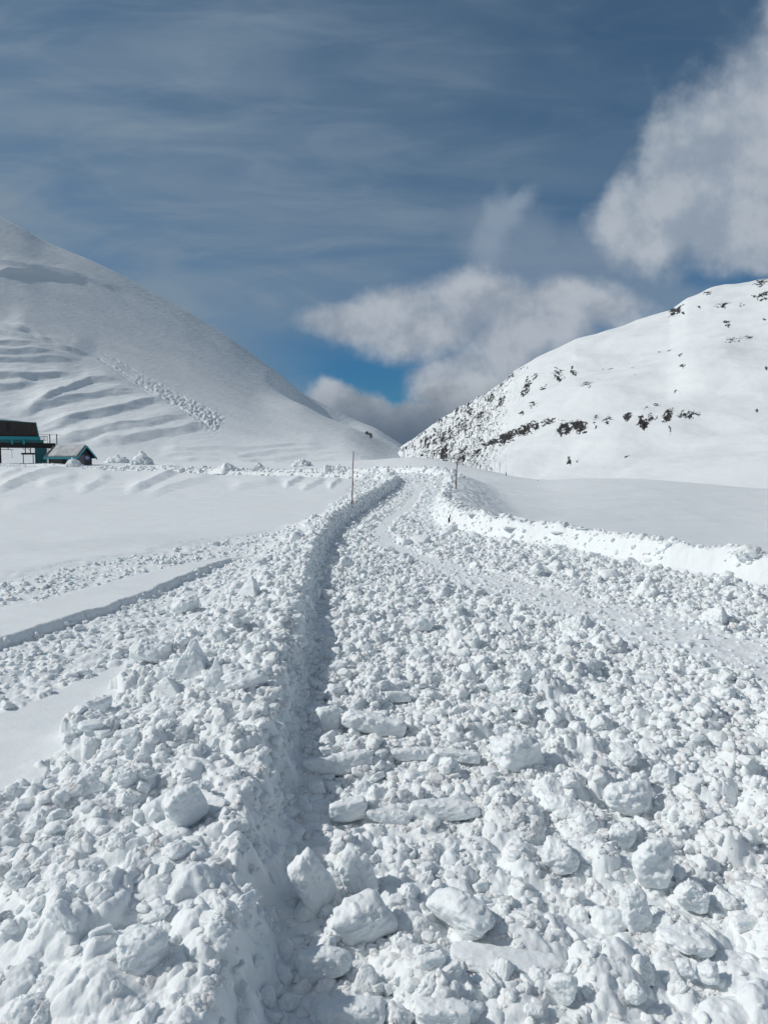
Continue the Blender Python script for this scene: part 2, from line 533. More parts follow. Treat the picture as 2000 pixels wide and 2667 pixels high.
            for fx_, fy_, fr_ in FLAT:
                mm = (np.abs(xm - fx_) < fr_ * 1.6) & (np.abs(ym - fy_ + 0.15 * fr_) < fr_ * 1.6)
                if mm.any():
                    d[mm] *= 1 - 0.55 * np.exp(-(((xm[mm] - fx_) ** 2 + (ym[mm] - fy_ + 0.15 * fr_) ** 2) / (fr_ * fr_)) ** 1.5)
            z = np.array(z, np.float32)
            z[m] += (d - 0.03) * np.clip(Am, 0, 1)
        # lumpy talus on the near wall face
        fw = sst(-0.10, 0.02, tL) * sst(0.30, 0.12, tL) * (r < 50)
        z = z + fw * 0.035 * nz2
    if want:
        return z, A, sL, sR
    return z


def g1(x, y, detail=False):
    return float(ground(np.array([x]), np.array([y]), detail)[0])


def px_ground(px, py, z0=None):
    """point of the ground seen at a pixel of the photograph (march along the ray)"""
    d = np.array(px_dir(px, py)); d /= np.linalg.norm(d)
    ts = np.concatenate([np.arange(1.2, 12, 0.02), np.arange(12, 160, 0.15)])
    X = d[0] * ts; Y = d[1] * ts; Z = CAM_H + d[2] * ts
    g = ground(X, Y, False)
    k = np.where(Z <= g)[0]
    i = k[0] if len(k) else len(ts) - 1
    return float(X[i]), float(Y[i]), float(g[i])


# ------------------------------------------------------------------ materials
def mat(name):
    m = bpy.data.materials.new(name)
    m.use_nodes = True
    return m, m.node_tree, m.node_tree.nodes['Principled BSDF']


def snow_material(name, near=True, rock=False):
    m, nt, b = mat(name)
    N, L = nt.nodes, nt.links
    tc = N.new('ShaderNodeTexCoord')
    geo = N.new('ShaderNodeNewGeometry')
    b.inputs['Base Color'].default_value = (0.80, 0.843, 0.863, 1)
    b.inputs['Roughness'].default_value = 0.62
    b.inputs['Specular IOR Level'].default_value = 0.25
    pos = geo.outputs['Position']

    def noise(scale, detail, rough=0.6):
        n = N.new('ShaderNodeTexNoise')
        n.inputs['Scale'].default_value = scale
        n.inputs['Detail'].default_value = detail
        n.inputs['Roughness'].default_value = rough
        L.new(pos, n.inputs['Vector'])
        return n
    if near:
        b.inputs['Subsurface Weight'].default_value = 0.42
        b.inputs['Subsurface Radius'].default_value = (0.58, 0.76, 0.88)
        b.inputs['Subsurface Scale'].default_value = 0.026
        n1 = noise(38, 5, 0.65)
        n2 = noise(210, 3, 0.6)
        b1 = N.new('ShaderNodeBump')
        b1.inputs['Strength'].default_value = 0.4
        b1.inputs['Distance'].default_value = 0.012
        L.new(n1.outputs['Fac'], b1.inputs['Height'])
        b2 = N.new('ShaderNodeBump')
        b2.inputs['Strength'].default_value = 0.5
        b2.inputs['Distance'].default_value = 0.0022
        L.new(n2.outputs['Fac'], b2.inputs['Height'])
        L.new(b1.outputs[0], b2.inputs['Normal'])
        L.new(b2.outputs[0], b.inputs['Normal'])
    else:
        mp = N.new('ShaderNodeMapping')
        mp.inputs['Scale'].default_value = (0.5, 0.5, 1.8)
        L.new(pos, mp.inputs['Vector'])
        n1 = noise(0.9, 6, 0.65)
        L.new(mp.outputs[0], n1.inputs['Vector'])
        b1 = N.new('ShaderNodeBump')
        b1.inputs['Strength'].default_value = 0.35
        b1.inputs['Distance'].default_value = 0.5
        L.new(n1.outputs['Fac'], b1.inputs['Height'])
        L.new(b1.outputs[0], b.inputs['Normal'])
    if rock:
        at = N.new('ShaderNodeAttribute')
        at.attribute_name = 'rock'
        n3 = noise(0.35, 6, 0.7)
        cr = N.new('ShaderNodeValToRGB')
        cr.color_ramp.elements[0].position = 0.3
        cr.color_ramp.elements[0].color = (0.012, 0.012, 0.014, 1)
        cr.color_ramp.elements[1].position = 0.75
        cr.color_ramp.elements[1].color = (0.075, 0.07, 0.067, 1)
        L.new(n3.outputs['Fac'], cr.inputs[0])
        mx = N.new('ShaderNodeMix')
        mx.data_type = 'RGBA'
        L.new(at.outputs['Fac'], mx.inputs[0])
        mx.inputs[6].default_value = b.inputs['Base Color'].default_value
        L.new(cr.outputs[0], mx.inputs[7])
        L.new(mx.outputs[2], b.inputs['Base Color'])
    return m


def plain(name, col, rough=0.6, metal=0.0, var=0.25, scale=6.0, planks=None):
    m, nt, b = mat(name)
    N, L = nt.nodes, nt.links
    b.inputs['Roughness'].default_value = rough
    b.inputs['Metallic'].default_value = metal
    tc = N.new('ShaderNodeTexCoord')
    n = N.new('ShaderNodeTexNoise')
    n.inputs['Scale'].default_value = scale
    n.inputs['Detail'].default_value = 5
    mp = N.new('ShaderNodeMapping')
    mp.inputs['Scale'].default_value = planks or (1, 1, 1)
    L.new(tc.outputs['Object'], mp.inputs[0])
    L.new(mp.outputs[0], n.inputs['Vector'])
    cr = N.new('ShaderNodeValToRGB')
    cr.color_ramp.elements[0].position = 0.3
    cr.color_ramp.elements[1].position = 0.7
    cr.color_ramp.elements[0].color = tuple(c * (1 - var) for c in col) + (1,)
    cr.color_ramp.elements[1].color = tuple(min(1, c * (1 + var)) for c in col) + (1,)
    L.new(n.outputs['Fac'], cr.inputs[0])
    L.new(cr.outputs[0], b.inputs['Base Color'])
    return m


SNOW = snow_material('snow', True)
SNOW_FAR = snow_material('wind_packed_snow', False)
SNOW_ROCK = snow_material('snow_and_rock', False, True)
SNOW_SHADED = plain('thin_shaded_snow', (0.40, 0.42, 0.44), 0.7, 0, 0.25, 1.5)  # grey of thin snow and of the slope's shade, both in the colour
TEAL = plain('teal_paint', (0.008, 0.24, 0.29), 0.5, 0, 0.12)
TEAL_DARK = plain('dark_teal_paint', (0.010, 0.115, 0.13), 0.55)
BROWN = plain('dark_stained_planks', (0.030, 0.024, 0.024), 0.7, 0, 0.5, 2.0, (6, 6, 0.4))
WOOD_GREY = plain('grey_planks', (0.075, 0.068, 0.066), 0.75, 0, 0.4, 2.0, (7, 7, 0.4))
BLACK = plain('black_steel', (0.012, 0.012, 0.014), 0.5, 0.3)
GLASS = plain('window_pane', (0.34, 0.24, 0.20), 0.2, 0, 0.2)  # tan reflection on the pane painted into its colour
SIGN_BLUE = plain('sign_blue', (0.012, 0.06, 0.27), 0.4, 0, 0.1)
SIGN_WHITE = plain('sign_white', (0.65, 0.7, 0.75), 0.4, 0, 0.05)
CREAM = plain('pale_board', (0.16, 0.15, 0.14), 0.7)
STICK = plain('weathered_stick', (0.13, 0.062, 0.045), 0.75, 0, 0.45, 5.0, (8, 8, 1))
ROCK = plain('dark_rock', (0.03, 0.028, 0.027), 0.85, 0, 0.5)


# ------------------------------------------------------------------ mesh helpers
def tag(o, label=None, cat=None, group=None, kind=None):
    if label: o['label'] = label
    if cat: o['category'] = cat
    if group: o['group'] = group
    if kind: o['kind'] = kind
    return o


def np_mesh(name, verts, faces, material, smooth=True):
    """verts (n,3), faces (m,k) int array with k = 3 or 4"""
    me = bpy.data.meshes.new(name)
    verts = np.ascontiguousarray(verts, np.float32); faces = np.ascontiguousarray(faces, np.int32)
    k = faces.shape[1]
    me.vertices.add(len(verts)); me.vertices.foreach_set('co', verts.ravel())
    me.loops.add(faces.size); me.loops.foreach_set('vertex_index', faces.ravel())
    me.polygons.add(len(faces))
    me.polygons.foreach_set('loop_start', np.arange(0, faces.size, k, dtype=np.int32))
    me.polygons.foreach_set('loop_total', np.full(len(faces), k, np.int32))
    me.polygons.foreach_set('use_smooth', np.full(len(faces), smooth, bool))
    me.update(calc_edges=True)
    me.materials.append(material)
    return me


def link(name, me, parent=None, loc=None):
    o = bpy.data.objects.new(name, me)
    COL.objects.link(o)
    if parent: o.parent = parent
    if loc is not None: o.location = loc
    return o


def grid_faces(nr, nc, wrap=False):
    i = np.arange(nr - 1)[:, None]; j = np.arange(nc if wrap else nc - 1)[None, :]
    j2 = (j + 1) % nc
    a = i * nc + j; b = i * nc + j2; c = (i + 1) * nc + j2; d = (i + 1) * nc + j
    return np.stack([a, b, c, d], -1).reshape(-1, 4)[:, ::-1]


# ---- individual blocks, from their place in the photograph: (x0, y0, x1, y1), kind, yaw, tilt x, tilt y, name, category, label
B = 'boulder'; S_ = 'slab'; W_ = 'wedge'
HERO = [
    ((746, 2206, 876, 2400), S_, 25, 10, -32, 'snow_slab', 'snow slab', 'smooth leaning slab of snow against the foot of the left snow wall, bottom foreground'),
    ((880, 2196, 986, 2356), B, 10, 0, 0, 'snow_block', 'snow block', 'upright knobbly block with a ribbed flank just right of the leaning slab'),
    ((862, 2314, 1036, 2475), S_, 20, 6, -20, 'snow_block', 'snow block', 'big square-edged block with a crumbly top in the bottom centre'),
    ((1108, 2310, 1290, 2448), S_, -52, 22, 14, 'snow_slab', 'snow slab', 'tilted brick-shaped slab with clean flat sides right of the big square block'),
    ((1172, 2452, 1478, 2552), S_, 4, -6, 2, 'snow_slab', 'snow slab', 'longest straight slab lying across the bottom of the picture, shaded front face'),
    ((775, 2460, 918, 2568), S_, -8, 5, -6, 'snow_block', 'snow block', 'chunky block below the big square block, beside the deep shadow at the wall'),
    ((822, 2592, 1008, 2700), S_, 0, 0, 0, 'snow_boulder', 'snow boulder', 'wide rounded mound of snow cut by the bottom edge, left of centre'),
    ((1078, 2596, 1232, 2700), S_, 6, 0, 0, 'snow_block', 'snow block', 'block with a rough shaded face cut by the bottom edge at centre'),
    ((1431, 2533, 1506, 2624), B, 0, 0, 0, 'snow_lump', 'snow lump', 'egg-shaped upright lump casting a neat shadow near the bottom edge'),
    ((1273, 1900, 1420, 2022), B, 30, 0, 0, 'snow_boulder', 'snow boulder', 'biggest rounded boulder with a pitted top in the middle of the rubble'),
    ((1570, 2026, 1700, 2142), B, 0, 0, 0, 'snow_boulder', 'snow boulder', 'big pitted boulder throwing a long dark shadow to its right'),
    ((1644, 2181, 1757, 2340), B, 15, 8, 0, 'snow_boulder', 'snow boulder', 'tall rough boulder with a dimpled crown in the right foreground'),
    ((1405, 2176, 1510, 2282), B, -20, 0, 15, 'snow_block', 'snow block', 'smooth leaning block left of the gap with greenish shade in the right foreground'),
    ((1415, 2063, 1530, 2142), B, 0, 0, 0, 'snow_boulder', 'snow boulder', 'low smooth boulder left of the big pitted boulder'),
    ((1504, 2118, 1559, 2189), B, 40, 0, 0, 'snow_lump', 'snow lump', 'small oval lump between the low smooth boulder and the tall rough one'),
    ((1612, 2304, 1702, 2436), S_, 35, 0, -12, 'snow_block', 'snow block', 'upright pointed block below the tall rough boulder'),
    ((1708, 2395, 1868, 2494), B, 10, 0, 0, 'snow_boulder', 'snow boulder', 'broad smooth boulder with a rough right side near the lower right corner'),
    ((1695, 1983, 1764, 2055), B, 60, 0, 0, 'snow_lump', 'snow lump', 'single upright lump with a crisp shadow, upper right of the big pitted boulder'),
    ((1574, 2137, 1665, 2233), B, 80, 0, 0, 'snow_block', 'snow block', 'pale block directly below the big pitted boulder'),
    ((1753, 2287, 1848, 2387), B, 120, 0, 0, 'snow_boulder', 'snow boulder', 'squat boulder right of the tall rough boulder'),
    ((1758, 2494, 1810, 2566), B, 10, 0, 0, 'snow_lump', 'snow lump', 'narrow lump, left of a close pair under the broad smooth boulder'),
    ((1810, 2497, 1877, 2573), B, 70, 0, 0, 'snow_lump', 'snow lump', 'fatter lump, right of a close pair under the broad smooth boulder'),
    ((1618, 2552, 1684, 2633), B, 30, 0, 0, 'snow_lump', 'snow lump', 'knobbly lump right of the egg-shaped one near the bottom edge'),
    ((886, 1845, 1060, 1922), S_, -12, 8, 10, 'snow_slab', 'snow slab', 'long rough slab with a shaded face, upper middle of the road by the wall'),
    ((821, 1838, 890, 1912), S_, 20, 0, 0, 'snow_block', 'snow block', 'upright squarish block touching the left end of the long rough slab'),
    ((790, 1951, 972, 2024), S_, 8, -8, -6, 'snow_slab', 'snow slab', 'broad slab beside the wall shadow, below the long rough slab'),
    ((1016, 1944, 1131, 1987), S_, 4, -8, 0, 'snow_slab', 'snow slab', 'low oblong slab, left of two in line at mid road'),
    ((1132, 1946, 1252, 1989), S_, -4, -8, 4, 'snow_slab', 'snow slab', 'low oblong slab, right of two in line, left of the biggest boulder'),
    ((1060, 2077, 1252, 2143), S_, 3, -10, 0, 'snow_slab', 'snow slab', 'straight-topped slab lying across the road below the two oblong slabs'),
    ((857, 2072, 957, 2148), S_, 12, 0, -6, 'snow_block', 'snow block', 'flat-sided block by the wall shadow, left in a row of three slabs'),
    ((953, 2105, 1078, 2154), S_, -14, 0, 8, 'snow_slab', 'snow slab', 'smooth sloping slab between the flat-sided block and the straight-topped slab'),
    ((1070, 1606, 1136, 1651), B, 0, 0, 0, 'snow_boulder', 'snow boulder', 'round boulder standing out in the far part of the rubble'),
    ((845, 1725, 902, 1767), S_, 10, 0, 0, 'snow_block', 'snow block', 'squarish block at the edge of the wall shadow in mid distance'),
    ((1002, 1799, 1073, 1835), S_, 5, -8, 0, 'snow_block', 'snow block', 'small smooth-faced block above the long rough slab'),
    ((1257, 1768, 1314, 1812), B, 0, 0, 0, 'snow_boulder', 'snow boulder', 'rounded boulder above the biggest boulder in mid rubble'),
    ((336, 1660, 450, 1742), B, 20, 0, 0, 'snow_boulder', 'snow boulder', 'wide rough boulder on the left berm beside the smooth snow patch'),
    ((440, 1663, 556, 1772), W_, 15, 0, 0, 'snow_block', 'snow block', 'sharp pyramid with a bright flat side on the left berm'),
    ((520, 1712, 602, 1814), W_, 70, 0, 0, 'snow_block', 'snow block', 'tooth-shaped block with a pointed top right of the bright pyramid'),
    ((443, 1548, 521, 1607), B, 50, 0, 0, 'snow_boulder', 'snow boulder', 'boulder at the far edge of the small rubble above the bright pyramid'),
    ((610, 1498, 686, 1566), W_, 40, 0, 0, 'snow_block', 'snow block', 'sharp spike of snow farther along the berm'),
    ((197, 1738, 240, 1768), B, 0, 0, 0, 'snow_lump', 'snow lump', 'lone lump in the smooth snow patch left of the berm'),
    ((378, 1764, 474, 1822), W_, 100, 0, 0, 'snow_block', 'snow block', 'low wedge with a bright flat side in front of the pyramid'),
    ((222, 1810, 294, 1874), B, 10, 0, 0, 'snow_boulder', 'snow boulder', 'dark-topped boulder at the outer edge of the berm below the smooth patch'),
    ((314, 1898, 370, 1964), B, 70, 0, 0, 'snow_lump', 'snow lump', 'tall oval lump on the outer slope of the left berm'),
    ((496, 2030, 552, 2086), B, 30, 0, 0, 'snow_lump', 'snow lump', 'rounded lump on top of the berm right of the pale sloping slab'),
    ((626, 2032, 660, 2074), B, 0, 0, 0, 'snow_lump', 'snow lump', 'pale upright lump close to the edge of the near wall'),
    ((420, 2040, 545, 2160), S_, 50, 0, -20, 'snow_slab', 'snow slab', 'pale smooth sloping slab in the left berm foreground'),
    ((10, 2258, 82, 2330), B, 0, 0, 0, 'snow_lump', 'snow lump', 'round lump near the left edge in the lower left foreground'),
    ((116, 2290, 172, 2356), B, 50, 0, 0, 'snow_lump', 'snow lump', 'smooth oval lump, third from the left edge in the lower left foreground'),
    ((302, 2408, 440, 2550), B, 20, 0, 0, 'snow_boulder', 'snow boulder', 'big smooth-backed boulder near the bottom of the left berm'),
    ((430, 2186, 500, 2250), B, 20, 0, 0, 'snow_lump', 'snow lump', 'sharp-edged lump on the crest of the left berm foreground'),
    # along the right bank
    ((1213, 1361, 1244, 1390), B, 0, 0, 0, 'snow_boulder', 'snow boulder', 'leftmost round boulder on the right bank, by the black stake'),
    ((1253, 1366, 1285, 1390), B, 30, 0, 0, 'snow_boulder', 'snow boulder', 'second round boulder from the black stake along the right bank'),
    ((1284, 1376, 1305, 1392), B, 0, 0, 0, 'snow_lump', 'snow lump', 'small lump between two bigger boulders on the right bank'),
    ((1306, 1376, 1377, 1416), B, 10, 0, 0, 'snow_boulder', 'snow boulder', 'wide boulder with a rough shaded right side on the right bank'),
    ((1397, 1390, 1434, 1420), B, 60, 0, 0, 'snow_boulder', 'snow boulder', 'boulder touching the largest one on the right bank'),
    ((1430, 1386, 1492, 1434), B, 20, 0, 0, 'snow_boulder', 'snow boulder', 'largest boulder on the right bank, before the wind drift'),
    ((1494, 1411, 1543, 1438), B, 40, 0, 0, 'snow_boulder', 'snow boulder', 'low boulder right of the largest one on the right bank'),
    ((1616, 1407, 1660, 1437), B, 0, 0, 0, 'snow_boulder', 'snow boulder', 'two-topped boulder on the crest of the bright cut bank'),
    ((1706, 1417, 1735, 1438), W_, 0, 0, 0, 'snow_lump', 'snow lump', 'grey pointed lump on the crest of the bright cut bank'),
    ((1774, 1424, 1802, 1437), B, 0, 0, 0, 'snow_lump', 'snow lump', 'grey flattened lump on the crest of the bright cut bank'),
    ((1908, 1410, 1994, 1440), 'heap', 0, 0, 0, 'snow_boulder', 'snow boulder', 'long bumpy heap on the bank crest at the right edge'),
    # along the far road
    ((540, 1204, 645, 1232), W_, 30, 0, 0, 'snow_heap', 'snow heap', 'smooth white heap with a pointed right end by the far road'),
    ((652, 1203, 700, 1229), W_, 80, 0, 0, 'snow_heap', 'snow heap', 'clean-sided bright wedge of snow by the far road'),
    ((756, 1194, 816, 1216), 'heap', 0, 0, 0, 'snow_heap', 'snow heap', 'rough rounded heap with a knobbly top beside the far road'),
    ((842, 1211, 864, 1238), S_, 30, 0, 0, 'snow_block', 'snow block', 'grey upright block in the heaps left of the left pole'),
    ((870, 1214, 896, 1228), 'heap', 0, 0, 0, 'snow_heap', 'snow heap', 'low rough heap right of the grey upright block'),
    ((340, 1176, 400, 1212), 'heap', 0, 0, 0, 'snow_heap', 'snow heap', 'tallest rubble heap by the far road right of the hut'),
    ((270, 1186, 345, 1208), 'heap', 50, 0, 0, 'snow_heap', 'snow heap', 'long low rubble heap between the hut and the tallest heap'),
    ((168, 1194, 218, 1217), 'heap', 0, 0, 0, 'snow_heap', 'snow heap', 'small rubble heap piled in front of the hut'),
    ((945, 1216, 1000, 1246), W_, 20, 0, 0, 'snow_heap', 'snow heap', 'smooth rounded drift heap where the road bends left'),
]


# where a big block lies the loose rubble is pressed flat
for (x0, y0, x1, y1), kind, *_ in HERO:
    gx, gy, gz = px_ground((x0 + x1) / 2, y1 - 0.12 * (y1 - y0))
    if math.hypot(gx, gy) < 12:
        FLAT.append((gx, gy, (x1 - x0) / F_PX * gy * 0.62))


# ------------------------------------------------------------------ snow ground: one sheet, finest in front
def build_ground():
    az = np.concatenate([np.arange(-180, -60, 3.0), np.arange(-60, -34, 0.35), np.arange(-34, 34, 0.085), np.arange(34, 60, 0.35), np.arange(60, 180, 3.0)])
    az = np.radians(az)
    rows = [0.6]
    while rows[-1] < 175:
        r = rows[-1]
        rows.append(r + max(0.003, min(r * r / (CAM_H * F_PX) * 3.0, 0.0036 * r)) if r > 1.2 else r + 0.02)
    rr = np.array(rows)
    A, Rr = np.meshgrid(az, rr)
    x = (Rr * np.sin(A)).ravel(); y = (Rr * np.cos(A)).ravel()
    z = np.empty(x.shape, np.float32)
    step = 300000
    for s in range(0, len(x), step):
        z[s:s + step] = ground(x[s:s + step], y[s:s + step], True)
    V = np.stack([x, y, z], 1)
    Fc = grid_faces(len(rr), len(az), True)
    # closing fan under the camera
    V = np.vstack([V, [[0, 0, g1(0, 0.3)]]])
    n = len(az); j = np.arange(n)
    fan = np.stack([j, j, (j + 1) % n, np.full(n, len(V) - 1)], 1)
    me = np_mesh('snow_ground', V, Fc, SNOW)
    o = link('snow_ground', me)
    tag(o, kind='structure')
    return o


build_ground()


# ------------------------------------------------------------------ hill on the left, mountain on the right
def sil(pts):
    a = np.array([px_azel(*p) for p in pts])
    return a


def smooth1(v, k):
    ker = np.hanning(2 * k + 3)[1:-1]; ker /= ker.sum()
    vp = np.concatenate([np.full(k, v[0]) + (np.arange(-k, 0)) * (v[1] - v[0]), v, np.full(k, v[-1]) + np.arange(1, k + 1) * (v[-1] - v[-2])])
    return np.convolve(vp, ker, 'valid')


def range_mesh(name, pts, azr, daz, nrow, r0f, r1f, e0f, prof, shape, material, rockfn=None, back=160.0, sm=6, beyond=-6.0):
    S = sil(pts)
    az = np.arange(azr[0], azr[1], daz)
    e1 = smooth1(np.interp(az, S[:, 0], S[:, 1]), sm)
    kk_ = int(R(8) / daz)
    e0 = e0f(az); r0 = smooth1(r0f(az), kk_); r1 = smooth1(r1f(az), kk_)
    e1s = smooth1(smooth1(e1, kk_), kk_)
    s = np.linspace(0, 1, nrow)[:, None]
    el = e0 + (e1s - e0) * s + (e1 - e1s) * s ** 5
    rr = r0 + (r1 - r0) * prof(s)
    z = CAM_H + rr * np.tan(el)
    A = np.broadcast_to(az, rr.shape)
    # the far side: falls away behind the crest
    nb = 14
    k = np.linspace(0, 1, nb + 1)[1:, None]
    rb = r1 + back * k * 2.5
    zb = z[-1] - back * 0.10 * k - back * 0.9 * k ** 2
    rr = np.vstack([rr, rb]); z = np.vstack([z, zb]); A = np.vstack([A, np.broadcast_to(az, rb.shape)])
    x = rr * np.sin(A); y = rr * np.cos(A)
    px, py = project(x, y, z)
    dz = shape(px, py, x, y, z, rr)
    z = z + dz
    V = np.stack([x.ravel(), y.ravel(), z.ravel()], 1)
    me = np_mesh(name, V, grid_faces(rr.shape[0], rr.shape[1]), material)
    if rockfn is not None:
        if name == 'hill':
            px, py = project(x, y, z)
        rk = rockfn(px, py, x, y, z).ravel().astype(np.float32)
        at = me.attributes.new('rock', 'FLOAT', 'POINT')
        at.data.foreach_set('value', rk)
    o = link(name, me)
    tag(o, kind='structure')
    return o


def C2(pts):     # crop of the left hill -> photograph pixels
    return [(p[0] * 0.42194, 520 + p[1] * 0.42194) for p in pts]


def C4(pts):
    return [(500 + p[0] * 0.3014, 1080 + p[1] * 0.3014) for p in pts]


def C6(pts):
    return [(700 + p[0] * 0.42194, 700 + p[1] * 0.42194) for p in pts]


def hill_shape(px, py, x, y, z, rr):
    m = rr / 110.0
    d = 1.4 * fbm2(x * 0.012, y * 0.012, 3, 71) * sst(110, 170, rr)
    d = d + 0.10 * fbm2(x * 0.10, y * 0.10, 3, 72)
    d = d + 0.020 * m * fbm2(px * 0.05, py * 0.26, 4, 73, 0.6)
    T = [([(-250, 830), (0, 835), (170, 885)], 0.55, 26, 8), ([(-250, 905), (0, 905), (180, 908), (260, 915)], 0.75, 24, 9),
         ([(-250, 955), (0, 950), (300, 948), (372, 958)], 0.85, 22, 10), ([(-200, 1010), (0, 1000), (250, 990), (450, 985), (520, 995)], 0.7, 26, 9),
         ([(-200, 1120), (0, 1112), (350, 1085), (515, 1095)], 0.85, 24, 9), ([(-200, 1180), (0, 1172), (150, 1155), (225, 1160)], 0.75, 22, 9),
         ([(150, 1300), (330, 1230), (560, 1110), (700, 1118), (790, 1140)], 0.8, 26, 10),
         ([(60, 1340), (250, 1290), (460, 1235), (700, 1185), (820, 1180), (940, 1205)], 0.8, 26, 11),
         ([(200, 1420), (450, 1370), (700, 1310), (950, 1235), (1050, 1240), (1110, 1275)], 0.9, 24, 12),
         ([(250, 1500), (550, 1450), (800, 1405), (1050, 1350), (1160, 1330), (1260, 1370)], 0.8, 24, 12),
         ([(500, 1500), (800, 1475), (1100, 1420), (1250, 1385), (1390, 1380)], 0.7, 22, 12),
         ([(-200, 390), (0, 375), (170, 405), (450, 455), (640, 510), (760, 550), (900, 640)], 0.55, 26, 11),
         ([(-100, 460), (60, 440), (250, 440), (420, 480), (560, 495)], 0.8, 18, 8),
         ([(0, 775), (150, 810), (300, 880), (420, 930), (600, 960)], 0.9, 40, 9)]
    for P, a, up, dn in T:
        d = d + terrace(px + 6 * perlin2(px * 0.02, py * 0.05, 75), py + 5 * perlin2(px * 0.02, py * 0.05, 74), C2(P), 2.0 * a, up * 1.3, dn * 0.95, 0.25)
    for P, a in [([(-300, 292), (0, 285), (500, 292), (900, 265), (1150, 280)], 0.7), ([(-300, 330), (0, 320), (400, 345), (700, 322), (1200, 312)], 0.7),
                 ([(-200, 385), (50, 375), (500, 388), (1000, 350), (1550, 385)], 0.6), ([(600, 440), (1100, 392), (1659, 400)], 0.45)]:
        d = d + terrace(px, py + 3 * perlin2(px * 0.02, py * 0.05, 76), C4(P), 0.8 * a, 14, 5)
    msk = sst(870, 930, py - 0.0 * px) * sst(1175, 1130, py) * sst(0, -60, px - 120 - 1.9 * (py - 880)) * sst(620, 540, px)
    d = d + msk * 0.22 * fbm2(px * 0.010 + 3, (py + 0.10 * px) * 0.085, 3, 79, 0.6)
    # slide trail: two rails and churned snow
    tr = C2([(590, 955), (700, 1010), (850, 1100), (1000, 1190), (1150, 1275), (1290, 1350), (1390, 1395)])
    dd, s, t = seg_dist(px + 5 * fbm2(px * 0.06, py * 0.06, 3, 68), py + 5 * fbm2(px * 0.06 + 9, py * 0.06, 3, 69), tr)
    w = (7 + 14 * t)
    band = sst(0, 0.1, t) * sst(1.0, 0.93, t) * np.exp(-(dd / (w * 1.1)) ** 2.5)
    lump = fbm2((px + py) * 0.10, (py - 0.6 * px) * 0.075, 4, 77, 0.65)
    d = d + band * (0.15 + 2.0 * (0.08 + t) * sst(0.1, 0.5, t) * lump) * 0.62
    for o_ in (-1, 1):
        d = d - 0.45 * sst(0, 0.1, t) * sst(1.0, 0.9, t) * np.exp(-((dd * s - o_ * w) / 2.2) ** 2)
    # upper slide grooves left of it
    tr2 = C2([(610, 985), (760, 1090), (950, 1220)])
    dd, s, t = seg_dist(px, py, tr2)
    d = d - 0.4 * np.exp(-(dd / 2.5) ** 2)
    # hollow right of the front shoulder
    cre = C6([(-60, 700), (60, 770), (200, 850), (330, 925), (460, 985), (620, 1060), (760, 1120), (870, 1160)])
    dd, s, t = seg_dist(px, py, cre)
    sd = dd * s
    sh = np.where(sd > 0, np.exp(-(sd / 60) ** 2), np.exp(-(sd / 14.0) ** 2)) * sst(0, 0.35, t) * sst(0.92, 0.6, t)
    d = d + 6.0 * sh
    hol = np.exp(-((sd + 34) / 30) ** 2) * sst(0, 0.25, t) * sst(0.80, 0.5, t)
    d = d - 12.0 * hol
    return d


def hill_rock(px, py, x, y, z):
    k = np.zeros(px.shape)
    for cx, cy, rx, ry in [(961, 1130, 9, 3), (966, 1136, 4, 5), (1078, 1176, 4, 7), (955, 1127, 4, 4), (72, 597, 3, 3)]:
        q = ((px - cx) / rx) ** 2 + ((py - cy) / ry) ** 2
        k = np.maximum(k, 1 - q * 0.5)
    n = fbm2(px * 0.22, py * 0.22, 3, 78)
    return sst(0.35, 0.55, k + 0.7 * n * (k > 0))


HILL_SIL = [(-1600, 60), (-800, 215), (-300, 420), (0, 565), (60, 594), (110, 625), (240, 680), (360, 740), (480, 805), (600, 880), (700, 952), (800, 1012),
            (850, 1040), (900, 1065), (950, 1095), (1000, 1127), (1040, 1152), (1065, 1170), (1084, 1190), (1100, 1215), (1150, 1260)]
range_mesh('hill', HILL_SIL, (R(-52), R(4.2)), R(0.07), 520,
           lambda a: 100 + 0 * a, lambda a: np.interp(a, [R(-52), R(-28), R(-12), R(2.6), R(5)], [640, 720, 900, 1150, 1200]),
           lambda a: np.full(a.shape, px_azel(1000, 1224)[1]),
           lambda s: 0.06 * s + 0.74 * s ** 0.95 + 0.20 * s ** 9, hill_shape, SNOW_ROCK, hill_rock, sm=10)


def C3(p):
    return (1050 + p[0] * 0.57263, 680 + p[1] * 0.57263)


